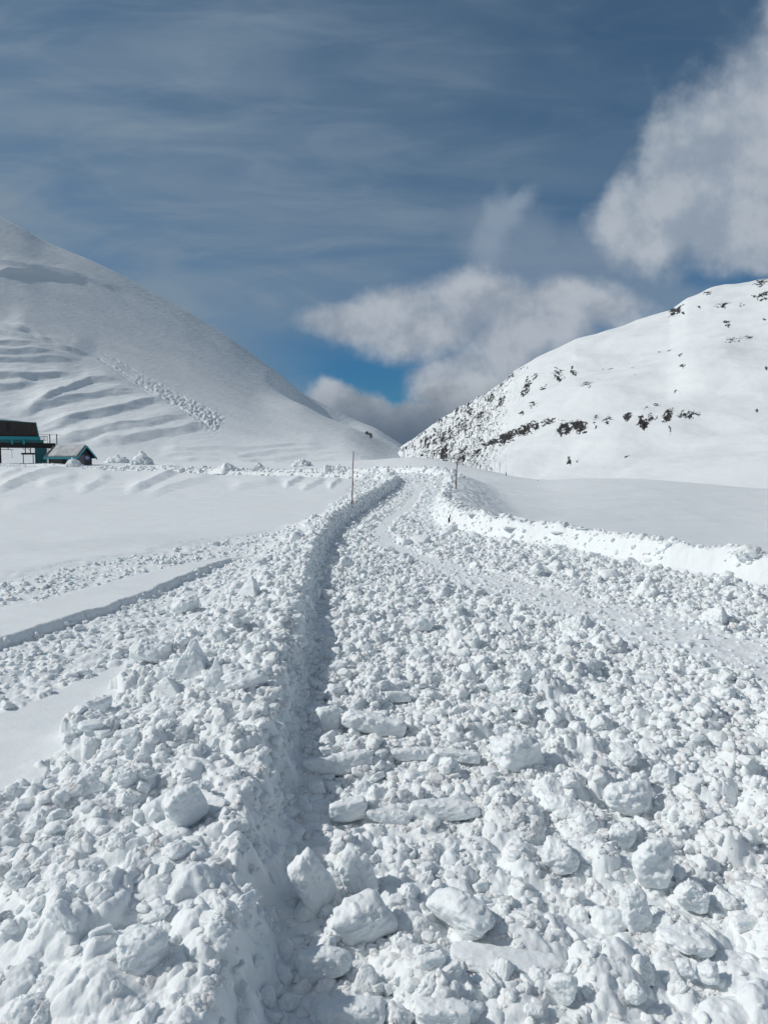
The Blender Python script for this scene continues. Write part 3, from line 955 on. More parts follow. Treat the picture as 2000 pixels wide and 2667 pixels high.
ROCKS = []   # cx, cy, rx, ry, angle, density  (crop pixels)
for a_, b_, th, dn in [((360, 842), (440, 835), 20, .95), ((440, 835), (500, 802), 22, 1.0), ((500, 802), (605, 768), 18, .9), ((620, 762), (695, 738), 11, .75),
                       ((712, 788), (770, 760), 20, 1.0), ((770, 758), (832, 768), 24, .95)]:
    cx, cy = (a_[0] + b_[0]) / 2, (a_[1] + b_[1]) / 2
    ln_ = math.hypot(b_[0] - a_[0], b_[1] - a_[1])
    ROCKS.append((cx, cy, ln_ * 0.58, th, math.degrees(math.atan2(b_[1] - a_[1], b_[0] - a_[0])), dn))
ROCKS += [(722, 745, 12, 8, 0, .7), (1020, 725, 22, 12, -30, 1.0), (1090, 745, 24, 20, 20, .95), (1132, 726, 24, 10, -10, .8), (1105, 685, 10, 22, 25, .75),
          (1205, 712, 30, 16, -38, 1.0), (1300, 700, 52, 15, -8, .7), (1215, 760, 4, 6, 0, .8), (755, 875, 8, 18, 15, .8), (796, 872, 6, 6, 0, .7), (872, 755, 9, 34, 8, .6),
          (930, 740, 45, 32, 0, .42), (1020, 858, 12, 5, -20, .6),
          (482, 510, 18, 38, 25, .9), (442, 562, 10, 34, 25, .85), (560, 580, 20, 46, 20, .8), (600, 530, 16, 22, 20, .62), (705, 512, 36, 32, 0, .6), (712, 535, 12, 10, 0, .85),
          (640, 580, 20, 16, 0, .72), (775, 500, 26, 26, 0, .5), (540, 480, 30, 14, -20, .6), (830, 590, 46, 28, 0, .55), (850, 598, 6, 24, 15, .8),
          (535, 716, 16, 10, 0, .75), (590, 670, 26, 22, 0, .65), (350, 705, 30, 30, 20, .75), (445, 650, 18, 40, 25, .75), (400, 625, 18, 30, 25, .72), (300, 680, 22, 28, 25, .78),
          (275, 760, 60, 55, 30, .68), (200, 800, 50, 50, 30, .68), (340, 770, 16, 12, 0, .8), (110, 832, 30, 30, 0, .7), (105, 830, 12, 6, -30, .95),
          (190, 880, 34, 26, -30, .82), (268, 868, 30, 14, -30, .95), (334, 882, 22, 9, -30, .98), (378, 868, 8, 16, 0, .85), (270, 916, 14, 22, 15, .85), (190, 912, 14, 6, 0, .98), (130, 880, 40, 22, 0, .72),
          (310, 640, 80, 14, -42, .6), (240, 700, 70, 14, -35, .6), (150, 790, 60, 10, -40, .55),
          (1240, 225, 36, 16, -25, .85), (1222, 256, 26, 6, -10, .7), (1272, 242, 8, 8, 0, .8), (1382, 152, 26, 6, -15, .85), (1345, 215, 10, 6, 0, .75), (1460, 200, 48, 14, -20, .6),
          (1540, 195, 14, 8, 0, .7), (1632, 90, 44, 24, -25, .75), (1638, 160, 36, 14, -15, .75), (1600, 165, 10, 6, 0, .8), (1472, 270, 12, 22, 10, .6), (1572, 345, 26, 9, -15, .8), (1500, 365, 62, 24, -10, .5),
          (1260, 450, 12, 20, 25, .75), (1272, 518, 22, 8, 0, .78), (1165, 386, 8, 5, 0, .75), (1212, 380, 9, 5, 0, .75), (1040, 470, 7, 4, 0, .7), (1050, 548, 8, 4, -20, .7), (1240, 600, 16, 8, 0, .55), (1150, 660, 24, 18, 0, .5),
          (1652, 515, 8, 6, 0, .8), (1612, 662, 5, 3, 0, .8), (930, 470, 40, 8, 0, .45), (1650, 240, 12, 4, 0, .7), (880, 730, 10, 20, 0, .6)]


def rock_field(px, py):
    cx = (px - 1050) / 0.57263; cy = (py - 680) / 0.57263
    ox, oy = cx, cy
    cx = cx + 14 * fbm2(ox * 0.03, oy * 0.03, 4, 83, 0.6); cy = cy + 10 * fbm2(ox * 0.035 + 40, oy * 0.035, 4, 84, 0.6)
    k = np.full(px.shape, -1.0)
    for x0, y0, rx, ry, an, dn in ROCKS:
        ca, sa = math.cos(R(an)), math.sin(R(an))
        rx *= 1.05; ry *= 1.05
        m = (np.abs(cx - x0) < 2.2 * max(rx, ry)) & (np.abs(cy - y0) < 2.2 * max(rx, ry))
        ux = ((cx[m] - x0) * ca + (cy[m] - y0) * sa) / rx
        uy = (-(cx[m] - x0) * sa + (cy[m] - y0) * ca) / ry
        k[m] = np.maximum(k[m], dn - 0.55 * np.minimum(ux * ux + uy * uy, 3))
    # scattered broken streaks over the steep left face
    face = sst(640, 420, cx + 0.25 * (cy - 480)) * sst(440, 520, cy + 0.55 * (cx - 480) * 0 + 40)
    k = np.maximum(k, 0.44 * face - 0.10 + 0 * k)
    return k, cx, cy


def mountain_rock(px, py, x, y, z):
    k, cx, cy = rock_field(px, py)
    # streaks lean with the fall line on the left, level ledges to the right
    lean = sst(250, 650, cx + 0.5 * (cy - 700))
    an = R(120) * (1 - lean) + R(158) * lean
    uu = cx * np.cos(an) + cy * np.sin(an); vv = -cx * np.sin(an) + cy * np.cos(an)
    n = 1.1 * fbm2(uu * 0.035, vv * 0.16, 4, 81, 0.55) + 0.08 * fbm2(cx * 0.2, cy * 0.2, 2, 82)
    return sst(0.44, 0.52, k * 0.95 + n * 0.78) * sst(0.0, 0.2, k)


def mountain_shape(px, py, x, y, z, rr):
    d = 9.0 * fbm2(x * 0.006, y * 0.006, 4, 91) * sst(190, 320, rr)
    d = d + 0.9 * fbm2(x * 0.035, y * 0.035, 4, 92) * sst(180, 260, rr)
    k, cx, cy = rock_field(px, py)
    face = sst(640, 420, cx + 0.25 * (cy - 480))
    an = R(118)
    uu = cx * np.cos(an) + cy * np.sin(an); vv = -cx * np.sin(an) + cy * np.cos(an)
    d = d + face * 1.5 * fbm2(uu * 0.012, vv * 0.06, 4, 93, 0.55)
    d = d + np.clip(k, 0, 1) * 1.1 * fbm2(uu * 0.05, vv * 0.15, 3, 94)
    # soft hollows and drift lips
    for P, a, up, dn in [([(1160, 545), (1330, 470), (1450, 400), (1600, 345)], 4.5, 70, 45), ([(1180, 600), (1380, 525), (1500, 445), (1640, 380)], 3.5, 60, 35),
                         ([(745, 465), (762, 430), (800, 440), (900, 445)], 2.0, 16, 6), ([(600, 560), (760, 600), (900, 620), (1100, 590)], 3.0, 60, 30), ([(700, 860), (900, 800), (1150, 760), (1400, 690)], 2.5, 50, 30)]:
        d = d + terrace(px, py, [C3(p) for p in P], a * 0.45, up, dn * 1.6, 0.4)
    return d


MTN_SIL = [(1020, 1190), (1050, 1162), (1075, 1148), (1090, 1138), (1130, 1108), (1180, 1078), (1230, 1045), (1285, 1005), (1310, 985), (1335, 955), (1400, 915),
           (1500, 875), (1600, 850), (1700, 822), (1745, 808), (1790, 776), (1850, 752), (1950, 730), (2000, 716), (2200, 660), (2600, 590), (3200, 520)]
range_mesh('mountain', MTN_SIL, (R(0.4), R(48)), R(0.055), 640,
           lambda a: np.interp(a, [0, R(8), R(20), R(48)], [330, 260, 200, 170]), lambda a: np.interp(a, [0, R(3), R(10), R(20), R(30), R(48)], [900, 860, 760, 760, 760, 700]),
           lambda a: np.full(a.shape, px_azel(1000, 1300)[1]),
           lambda s: 0.10 * s + 0.66 * s ** 1.15 + 0.24 * s ** 7, mountain_shape, SNOW_ROCK, mountain_rock, sm=3)


# ------------------------------------------------------------------ snow lumps
rng = np.random.RandomState(7)
random.seed(7)


def ico(sub):
    bm = bmesh.new()
    bmesh.ops.create_icosphere(bm, subdivisions=sub, radius=1.0)
    bm.verts.ensure_lookup_table()
    V = np.array([v.co[:] for v in bm.verts]); Fc = np.array([[v.index for v in f.verts] for f in bm.faces])
    bm.free()
    V /= np.linalg.norm(V, axis=1)[:, None]
    return V, Fc


ICO = {s: ico(s) for s in (2, 3, 4, 5, 6)}


def lump_shape(D, planes, p, amp, seed, bumps=0.0):
    """radius along unit directions D of a rounded polyhedron with rough snow on it"""
    acc = 0
    for n, d in planes:
        acc = acc + np.maximum(0, D @ np.array(n) / d) ** p
    rad = (acc + 1e-9) ** (-1.0 / p)
    rad = np.minimum(rad, 3.0)
    P = D * rad[:, None]
    nz = noise3(P * 1.9 + seed * 3.1, seed) + 0.5 * noise3(P * 4.1 + seed, seed + 1) + 0.28 * noise3(P * 9 + seed, seed + 2)
    rad2 = amp * nz
    if bumps:
        b = noise3(P * 5.0 + 9 + seed, seed + 5)
        rad2 = rad2 + bumps * np.maximum(0, b - 0.15) ** 0.8
    if len(D) > 2000:
        rad2 = rad2 + amp * 0.09 * noise3(P * 20 + seed, seed + 3) + amp * 0.03 * noise3(P * 42 + seed, seed + 4)
    return P * (1 + rad2)[:, None]


def planes_boulder(rs, n=11):
    out = []
    for i in range(n):
        v = rs.normal(size=3); v /= np.linalg.norm(v)
        out.append((v, rs.uniform(0.78, 1.08)))
    for a in (0, 1, 2):
        for s in (1, -1):
            v = np.zeros(3); v[a] = s
            out.append((v, 1.05))
    return out


def planes_slab(rs, cuts=3):
    out = []
    for a in (0, 1, 2):
        for s in (1, -1):
            v = np.zeros(3); v[a] = s
            v = v + rs.normal(size=3) * 0.07; v /= np.linalg.norm(v)
            out.append((v, 0.92))
    for i in range(cuts):
        v = np.sign(rs.normal(size=3)) * rs.uniform(0.5, 1, 3); v /= np.linalg.norm(v)
        out.append((v, rs.uniform(1.05, 1.25)))
    return out


def planes_wedge(rs):
    out = [((0, 0, -1), 0.8)]
    k = rs.randint(3, 5); a0 = rs.uniform(0, 6.28)
    for i in range(k):
        a = a0 + 6.283 * i / k + rs.uniform(-.2, .2)
        v = np.array([math.cos(a), math.sin(a), rs.uniform(0.35, 0.65)]); v /= np.linalg.norm(v)
        out.append((v, 0.62))
    return out


def rot(a, tx=0.0, ty=0.0):
    return np.array((Euler((tx, ty, 0)).to_matrix()))[:, :] @ np.array(Matrix.Rotation(a, 3, 'Z'))


def hero(i, spec):
    (x0, y0, x1, y1), kind, yaw, tx, ty, name, cat, label = spec
    rs = np.random.RandomState(100 + i)
    gx, gy, gz = px_ground((x0 + x1) / 2, y1 - 0.12 * (y1 - y0))
    if 'bank' in label and y0 < 1430 and x0 > 1200:      # sits up on the bank's crest
        k_ = 1 + 0.42 / math.hypot(gx, gy)
        gx, gy = gx * k_, gy * k_
        gz = g1(gx, gy)
    dep = gy * math.cos(PITCH) - (gz - CAM_H) * math.sin(PITCH)
    Wd = (x1 - x0) / F_PX * dep
    vis = (y1 - y0) / F_PX * dep
    dist = math.hypot(gx, gy)
    al = math.atan2(CAM_H - gz, dist)
    sizepx = (x1 - x0) * 767 / 2000
    sub = 6 if sizepx > 34 else (5 if sizepx > 15 else 4)
    D, Fc = ICO[sub]
    far = dist > 25
    if kind == S_:
        P = lump_shape(D, planes_slab(rs, 6), 7, 0.0, 10 + i, 0.0); dpt = 0.6
    elif kind == W_:
        P = lump_shape(D, planes_wedge(rs), 13, 0.0, 10 + i, 0.0); dpt = 0.8
    else:
        P = lump_shape(D, planes_boulder(rs), 6, 0.0, 10 + i, 0.0); dpt = 0.8
    P = P @ rot(R(yaw) * (0.0 if kind == S_ else 1.0), 0, 0).T
    P = P - (P.max(0) + P.min(0)) / 2
    ext = (P.max(0) - P.min(0))
    P = P / ext
    depth = Wd * dpt if kind != S_ else min(Wd * 0.6, max(vis * 0.6, Wd * 0.3))
    Hh = (vis - 0.55 * depth * math.sin(al)) / math.cos(al)
    Hh = max(Hh, 0.45 * vis)
    dims = np.array([Wd, depth, Hh * 1.15])
    P = P * dims
    ch = (Wd * depth * Hh) ** (1 / 3) * 0.5
    ch = min(ch, 0.75 * dims.min())
    Nn = P / dims ** 2; Nn /= np.linalg.norm(Nn, axis=1)[:, None] + 1e-9
    Qn = P / ch
    am = 0.9 if kind == B else 0.62
    nzv = 0.13 * noise3(Qn * 1.1 + i, i) + 0.10 * noise3(Qn * 2.4 + i, i + 1) + 0.05 * noise3(Qn * 5.2, i + 2) + 0.018 * noise3(Qn * 11, i + 3) + 0.006 * noise3(Qn * 24, i + 4)
    bp = noise3(Qn * 3.4 + 7 + i, i + 5) + 0.3 * noise3(Qn * 8 + i, i + 6)
    top = np.clip(0.4 + 0.9 * P[:, 2] / dims[2], 0.1, 1)
    P = P + Nn * (ch * am * (nzv + 0.32 * np.maximum(0, bp - 0.12) * top))[:, None]
    if kind == S_:
        P = P @ rot(R(yaw) * 0.6, R(tx), R(ty)).T
        P[:, 0] *= Wd / (P[:, 0].max() - P[:, 0].min())
        P[:, 2] *= Hh * 1.15 / (P[:, 2].max() - P[:, 2].min())
    P[:, 2] -= P[:, 2].min()
    # turn so its width faces the camera's side of the scene, sink a little
    az = math.atan2(gx, gy)
    P = P @ rot(-az).T
    fine = g1(gx, gy, False)
    me = np_mesh(name, P, Fc, SNOW if not far else SNOW)
    push = depth * 0.32
    o = link(name, me, None, (gx + push * math.sin(az), gy + push * math.cos(az), min(fine, g1(gx + push * math.sin(az), gy + push * math.cos(az)) + 0.12) - 0.14 * Hh))
    # fit the silhouette: width, top edge and side position as in the photograph
    for it in range(3):
        W_ld = np.array([v.co[:] for v in me.vertices]) + np.array(o.location)
        qx, qy = project(W_ld[:, 0], W_ld[:, 1], W_ld[:, 2])
        Q = np.array([v.co[:] for v in me.vertices])
        kx = np.clip((x1 - x0) / (qx.max() - qx.min()), 0.6, 1.6)
        dtop = (qy.min() - y0) / F_PX * dep
        h_ = Q[:, 2].max()
        kz = np.clip((h_ + dtop / math.cos(al)) / h_, 0.5, 1.8)
        Rm = rot(az); Q = Q @ Rm.T
        Q[:, 0] *= kx; Q[:, 1] *= kx ** 0.5; Q[:, 2] *= kz
        Q = Q @ rot(-az).T
        me.vertices.foreach_set('co', Q.astype(np.float32).ravel())
        W_ld = Q + np.array(o.location)
        qx, qy = project(W_ld[:, 0], W_ld[:, 1], W_ld[:, 2])
        sh = ((x0 + x1) / 2 - (qx.max() + qx.min()) / 2) / F_PX * dep
        o.location.x += sh * math.cos(az); o.location.y -= sh * math.sin(az)
    me.update()
    tag(o, label, cat)
    return o, (gx, gy, Wd)


# ---- prototypes shared by the loose lumps
PROT = {}
NPRO = 14
for s in (2, 3, 4, 5):
    PROT[s] = []
    for k in range(NPRO):
        rs = np.random.RandomState(500 + k)
        if k % 5 == 3:
            P = lump_shape(ICO[s][0], planes_slab(rs), 8, 0.08, 40 + k, 0.16) * np.array([1.0, 0.75, 0.5])
        elif k % 5 == 1:
            P = lump_shape(ICO[s][0], planes_boulder(rs, 7), 9, 0.08, 40 + k, 0.14) * np.array([1.0, 0.8, 0.75])
        else:
            P = lump_shape(ICO[s][0], planes_boulder(rs), 6, 0.115, 40 + k, 0.20) * np.array([1.0, 0.85, 0.75])
        P = P / np.abs(P).max()
        PROT[s].append(P)


def heap(i, spec):
    """a pile of ploughed-up lumps: one mesh"""
    (x0, y0, x1, y1), kind, yaw, tx, ty, name, cat, label = spec
    rs = np.random.RandomState(900 + i)
    gx, gy, gz = px_ground((x0 + x1) / 2, y1 - 2)
    dist = math.hypot(gx, gy)
    Wd = (x1 - x0) / F_PX * gy; Hh = (y1 - y0) / F_PX * gy
    Vs = []; Fs = []; o_ = 0
    D, Fc = ICO[4]
    core = D * (1 + 0.16 * noise3(D * 2.2 + i, i) + 0.10 * noise3(D * 5 + i, i))[:, None] * np.array([Wd * 0.42, Wd * 0.36, Hh * 0.80])
    Vs.append(core); Fs.append(Fc); o_ += len(core)
    n = 110
    for k in range(n):
        a = rs.uniform(0, 6.283); q = rs.uniform(0, 1) ** 0.6
        s = Hh * rs.uniform(0.07, 0.22) * (1.15 - 0.4 * q)
        px_ = 0.5 * Wd * q * math.cos(a); py_ = 0.45 * Wd * q * math.sin(a)
        pz_ = Hh * 0.92 * max(0, 1 - q ** 1.5) * rs.uniform(0.7, 1.0)
        P = PROT[3][rs.randint(NPRO)] @ np.array(Euler((rs.uniform(-1, 1), rs.uniform(-1, 1), rs.uniform(0, 6))).to_matrix()).T * s
        Vs.append(P + np.array([px_, py_, pz_])); Fs.append(ICO[3][1] + o_); o_ += len(P)
    o = link(name, np_mesh(name, np.concatenate(Vs), np.concatenate(Fs), SNOW), None, (gx, gy, gz - 0.05))
    tag(o, label, cat)
    return o, (gx, gy, Wd)


HERO_POS = []
for i, sp in enumerate(HERO):
    o, q = heap(i, sp) if sp[1] == 'heap' else hero(i, sp)
    HERO_POS.append(q)
HERO_POS = np.array(HERO_POS)


def scatter():
    X = []; Y = []; Sz = []
    for size, dens, rmax in [(0.010, 500, 4.2), (0.017, 330, 7.0), (0.027, 190, 13), (0.042, 75, 22), (0.062, 16, 34), (0.09, 3.4, 52), (0.13, 0.9, 62), (0.18, 0.13, 40)]:
        n = int(dens * rmax * rmax * R(86))
        r = np.sqrt(rng.uniform(1.2 ** 2, rmax ** 2, n)); a = rng.uniform(R(-41), R(45), n)
        if size > 0.1:
            k = rng.uniform(size=n) < np.minimum(1, 14.0 / r * 1.2)
            r = r[k]; a = a[k]; n = len(r)
        X.append(r * np.sin(a)); Y.append(r * np.cos(a)); Sz.append(size * rng.uniform(0.75, 1.35, n))
    X = np.concatenate(X); Y = np.concatenate(Y); Sz = np.concatenate(Sz)
    z, A, sL, sR = ground(X, Y, True, True)
    # clumped: more lumps where a slow noise is high
    cl = 0.55 + 0.75 * fbm2(X * 1.1, Y * 1.1, 3, 33)
    prob = np.clip(A, 0, 1) ** 1.5 * np.clip(cl, 0.12, 1)
    prob = np.where((sR < 0) & (sR > -0.3), prob * np.where(Sz > 0.05, 0.1, 0.35), prob)
    prob = np.where((sR < -0.75) & (sR > -1.6), prob * 0.25, prob)
    wall = (sL < 0.02) & (sL > -0.16)
    prob = np.where(wall, prob * 0.15, prob)
    berm = (sL < -0.1) & (X > -2.6) & (Y < 18)
    rr_ = np.hypot(X, Y)
    prob = np.where((Sz > 0.095) & (rr_ < 5), prob * 0.25, prob)
    prob = np.where((Sz < 0.024) & (rr_ < 5), prob * (0.30 + 0.7 * sst(2.5, 5, rr_)), prob)
    prob = np.where(berm & (Sz < 0.03), prob * 0.5, prob)
    prob = np.where((A < 0.6) & (Sz > 0.06), prob * 0.10, prob)
    keep = rng.uniform(size=len(X)) < prob
    for hx, hy, hw in HERO_POS:
        keep &= ~((np.hypot(X - hx, (Y - hy + 0.10 * hw)) < hw * 0.48) & (Sz > max(hw * 0.10, 0.012)))
    X, Y, Sz, z, sL = X[keep], Y[keep], Sz[keep], z[keep], sL[keep]

    def along(P, n, s0, s1, t0, t1, smin, smax):
        P = np.array(P); seg = np.hypot(*(P[1:] - P[:-1]).T); cum = np.concatenate([[0], np.cumsum(seg)])
        u = rng.uniform(s0, s1, n)
        xs = np.interp(u, cum, P[:, 0]); ys = np.interp(u, cum, P[:, 1])
        k = np.clip(np.searchsorted(cum, u) - 1, 0, len(seg) - 1)
        d = (P[1:] - P[:-1])[k] / seg[k][:, None]
        t = rng.uniform(t0, t1, n)
        return xs - d[:, 1] * t, ys + d[:, 0] * t, smin * (smax / smin) ** (rng.uniform(size=n) ** 1.8)
    # clods stuck on the cut wall and tumbled at its foot, then the heaped edges of the far road
    ex = [along(EDGE_L, 1300, 13, 18, -0.30, 0.26, 0.012, 0.06), along(EDGE_L, 1500, 17, 30, -0.30, 0.30, 0.02, 0.08), along(EDGE_L, 700, 30, 60, -0.3, 0.6, 0.05, 0.15),
          along(EDGE_L, 1200, 55, 150, -0.8, 1.0, 0.10, 0.30), along(EDGE_R, 1200, 60, 165, -1.2, 0.8, 0.10, 0.32), along(EDGE_R, 600, 39, 75, -0.6, 0.0, 0.03, 0.12), along(EDGE_R, 420, 25, 39, -0.75, -0.30, 0.025, 0.11), along(EDGE_R, 260, 31, 42, -0.3, 0.1, 0.02, 0.08), along(EDGE_L, 1500, 29, 58, -0.45, 0.3, 0.03, 0.10),
          along(EDGE_L, 900, 55, 150, -3.0, 0.5, 0.06, 0.18)]
    xe = np.concatenate([e[0] for e in ex]); ye = np.concatenate([e[1] for e in ex]); se = np.concatenate([e[2] for e in ex])
    # crumbs packed round the feet of the big blocks
    for hx, hy, hw in HERO_POS:
        if math.hypot(hx, hy) < 12:
            n = 34
            a = rng.uniform(0, 6.283, n); q = hw * rng.uniform(0.34, 0.62, n)
            xe = np.concatenate([xe, hx + q * np.cos(a)]); ye = np.concatenate([ye, hy + 0.2 * hw + 0.8 * q * np.sin(a)])
            se = np.concatenate([se, np.minimum(hw * 0.04 * 4.0 ** (rng.uniform(size=n) ** 1.5), 0.055)])
    ppx, _ = project(xe, ye, np.zeros_like(xe))
    ok = ~((np.hypot(xe, ye) > 55) & (ppx < 262) & (se > 0.13))
    xe, ye, se = xe[ok], ye[ok], se[ok]
    ze, Ae, sLe, sRe = ground(xe, ye, True, True)
    X = np.concatenate([X, xe]); Y = np.concatenate([Y, ye]); Sz = np.concatenate([Sz, se]); z = np.concatenate([z, ze]); sL = np.concatenate([sL, sLe])
    return X, Y, Sz, z, sL


LX, LY, LS, LZ, LSL = scatter()
LD = np.hypot(LX, LY)
LPX = LS * 2 / LD * 709.0
order = np.argsort(-LPX)
vis_px, vis_py = project(LX, LY, LZ)
inframe = (vis_px > 10) & (vis_px < 1990) & (vis_py < 2640)
big_ids = [i for i in order if inframe[i]][:225]
is_big = np.zeros(len(LX), bool)
is_big[big_ids] = True
LPR = rng.randint(0, NPRO, len(LX)); LYAW = rng.uniform(0, 6.283, len(LX))
LTX = rng.uniform(-0.9, 0.9, len(LX)); LTY = rng.uniform(-0.9, 0.9, len(LX))
SINK = rng.uniform(0.15, 0.85, len(LX)) + 0.25 * sst(4.5, 2.5, LD)
SCL = rng.uniform(0.75, 1.15, (len(LX), 3))

proto_me = [np_mesh('snow_lump', PROT[5][k], ICO[5][1], SNOW) for k in range(NPRO)]
REG = [
    (lambda x, y, s: s < -0.05 and x > -900 and y < 2100, 'snow lump lying on the lumpy berm left of the road wall, farther half', 'lumps on the far part of the left berm'),
    (lambda x, y, s: s < -0.05, 'snow lump lying on the lumpy berm in the lower left foreground', 'lumps on the near part of the left berm'),
    (lambda x, y, s: y < 1750, 'loose snow lump in the far rubble of the cleared road', 'lumps in the far rubble'),
    (lambda x, y, s: x < 1150 and y < 2150, 'loose snow lump in the rubble right of the wall shadow, middle distance', 'lumps in the middle of the road'),
    (lambda x, y, s: x < 1150, 'loose snow lump in the bottom rubble beside the road wall', 'lumps at the bottom by the wall'),
    (lambda x, y, s: y < 2150, 'loose snow lump in the right half of the rubble, middle distance', 'lumps in the right middle rubble'),
    (lambda x, y, s: True, 'loose snow lump in the right foreground rubble', 'lumps in the right foreground rubble'),
]
for i in big_ids:
    o = link('snow_lump', proto_me[LPR[i]], None, (LX[i], LY[i], LZ[i] + LS[i] * (0.45 - SINK[i])))
    o.rotation_euler = Euler((LTX[i], LTY[i], LYAW[i]))
    o.scale = tuple(SCL[i] * LS[i])
    for fn, lb, gr in REG:
        if fn(vis_px[i], vis_py[i], LSL[i]):
            tag(o, lb, 'snow lump', gr)
            break

VV = []; FF = []; off = 0
lod = np.where(LPX > 22, 5, np.where(LPX > 9, 4, np.where(LPX > 4.5, 3, 2)))
for s in (2, 3, 4, 5):
    for k in range(NPRO):
        ids = np.where((~is_big) & (lod == s) & (LPR == k))[0]
        if not len(ids): continue
        P = PROT[s][k]
        ca, sa = np.cos(LYAW[ids]), np.sin(LYAW[ids])
        cx, sx = np.cos(LTX[ids]), np.sin(LTX[ids])
        n = len(ids)
        Rz = np.zeros((n, 3, 3)); Rz[:, 0, 0] = ca; Rz[:, 0, 1] = -sa; Rz[:, 1, 0] = sa; Rz[:, 1, 1] = ca; Rz[:, 2, 2] = 1
        Rx = np.zeros((n, 3, 3)); Rx[:, 0, 0] = 1; Rx[:, 1, 1] = cx; Rx[:, 1, 2] = -sx; Rx[:, 2, 1] = sx; Rx[:, 2, 2] = cx
        Mx = Rz @ Rx * (SCL[ids] * LS[ids][:, None])[:, None, :]
        V = np.einsum('nij,vj->nvi', Mx, P)
        V += np.stack([LX[ids], LY[ids], LZ[ids] + LS[ids] * (0.45 - SINK[ids])], 1)[:, None, :]
        nv = len(P)
        Fk = ICO[s][1][None] + (off + np.arange(n) * nv)[:, None, None]
        VV.append(V.reshape(-1, 3)); FF.append(Fk.reshape(-1, 3)); off += n * nv
me = np_mesh('snow_rubble', np.concatenate(VV), np.concatenate(FF), SNOW)
o = link('snow_rubble', me)
tag(o, 'small crumbs and clods of churned snow covering the cleared road and berm', 'snow rubble', None, 'stuff')
print('LUMPS', len(LX), 'verts', off)


# ------------------------------------------------------------------ built things
class MB:
    def __init__(self):
        self.bm = bmesh.new()

    def box(self, x0, x1, y0, y1, z0, z1, bevel=0.0):
        vs = [self.bm.verts.new(p) for p in [(x0, y0, z0), (x1, y0, z0), (x1, y1, z0), (x0, y1, z0), (x0, y0, z1), (x1, y0, z1), (x1, y1, z1), (x0, y1, z1)]]
        for f in [(3, 2, 1, 0), (4, 5, 6, 7), (0, 1, 5, 4), (1, 2, 6, 5), (2, 3, 7, 6), (3, 0, 4, 7)]:
            self.bm.faces.new([vs[i] for i in f])
        return self

    def prism(self, poly, y0, y1):
        """polygon in (x,z), extruded along y"""
        a = [self.bm.verts.new((p[0], y0, p[1])) for p in poly]; b = [self.bm.verts.new((p[0], y1, p[1])) for p in poly]
        n = len(poly)
        self.bm.faces.new(a); self.bm.faces.new(b[::-1])
        for i in range(n):
            self.bm.faces.new([a[i], b[i], b[(i + 1) % n], a[(i + 1) % n]])
        return self

    def tube(self, pts, rad, seg=8):
        pts = [Vector(p) for p in pts]
        rads = rad if isinstance(rad, (list, tuple)) else [rad] * len(pts)
        rings = []
        for i, p in enumerate(pts):
            t = (pts[min(i + 1, len(pts) - 1)] - pts[max(i - 1, 0)]).normalized()
            u = t.orthogonal().normalized() if abs(t.z) < 0.95 else t.cross(Vector((0, 1, 0))).normalized()
            v = t.cross(u)
            rings.append([self.bm.verts.new(p + (u * math.cos(6.2832 * k / seg) + v * math.sin(6.2832 * k / seg)) * rads[i]) for k in range(seg)])
        for a, b in zip(rings, rings[1:]):
            for k in range(seg):
                self.bm.faces.new([a[k], a[(k + 1) % seg], b[(k + 1) % seg], b[k]])
        self.bm.faces.new(rings[0][::-1]); self.bm.faces.new(rings[-1])
        return self

    def build(self, name, material, parent=None, bevel=0.0):
        bmesh.ops.recalc_face_normals(self.bm, faces=self.bm.faces)
        if bevel:
            bmesh.ops.bevel(self.bm, geom=list(self.bm.edges), offset=bevel, segments=2, affect='EDGES')
        me = bpy.data.meshes.new(name)
        self.bm.to_mesh(me); self.bm.free()
        me.materials.append(material)
        return link(name, me, parent)


def empty(name, loc, rz, label, cat, group=None):
    o = bpy.data.objects.new(name, None)
    COL.objects.link(o)
    o.location = loc; o.rotation_euler = (0, 0, rz)
    return tag(o, label, cat, group)


# ---- ski lift station on stilts (its left end runs out of the picture)
DST = 112.0
U = 0.16878 * DST / F_PX             # metres per pixel of the close-up crop
CX0 = 300                            # crop column of the station's origin
a_, e_ = px_azel(CX0 * 0.16878, 1080 + 745 * 0.16878)
lx, ly = DST * math.sin(a_), DST * math.cos(a_)
lz = CAM_H + DST * math.tan(e_)
station = empty('lift_station', (lx, ly, lz), -a_, 'dark brown ski lift station with teal trim raised on stilts at the left edge', 'lift station')


def q(cx, cy):
    return ((cx - CX0) * U, (745 - cy) * U)


def qbox(mb, x0, x1, y0, y1, d0, d1):
    a = q(x0, y1); b = q(x1, y0)
    mb.box(a[0], b[0], d0, d1, a[1], b[1])


cabin = MB().prism([q(-40, 385), q(548, 385), q(512, 195), q(20, 172)], -1.2, 1.8).build('cabin', BROWN, station)
tr = MB()
tr.prism([q(-48, 385), q(-36, 385), q(24, 166), q(12, 166)], -1.26, 1.9)
tr.prism([q(546, 400), q(558, 400), q(522, 190), q(510, 190)], -1.26, 1.9)
tr.build('corner_trim', TEAL, cabin)
MB().prism([q(8, 178), q(526, 206), q(524, 194), q(12, 166)], -1.36, 2.0).build('roof_edge', TEAL_DARK, station)
rs_ = MB().prism([q(-10, 163), q(330, 184), q(330, 178), q(200, 160), q(60, 138), q(-5, 142)], -1.3, 1.9).build('roof_snow', SNOW, station)
MB().prism([q(14, 325), q(56, 325), q(66, 215), q(42, 215)], -1.225, -1.19).build('window', GLASS, cabin)
wf = MB()
wf.prism([q(56, 330), q(64, 330), q(76, 208), q(68, 208)], -1.24, -1.19)
wf.build('window_frame', CREAM, cabin)
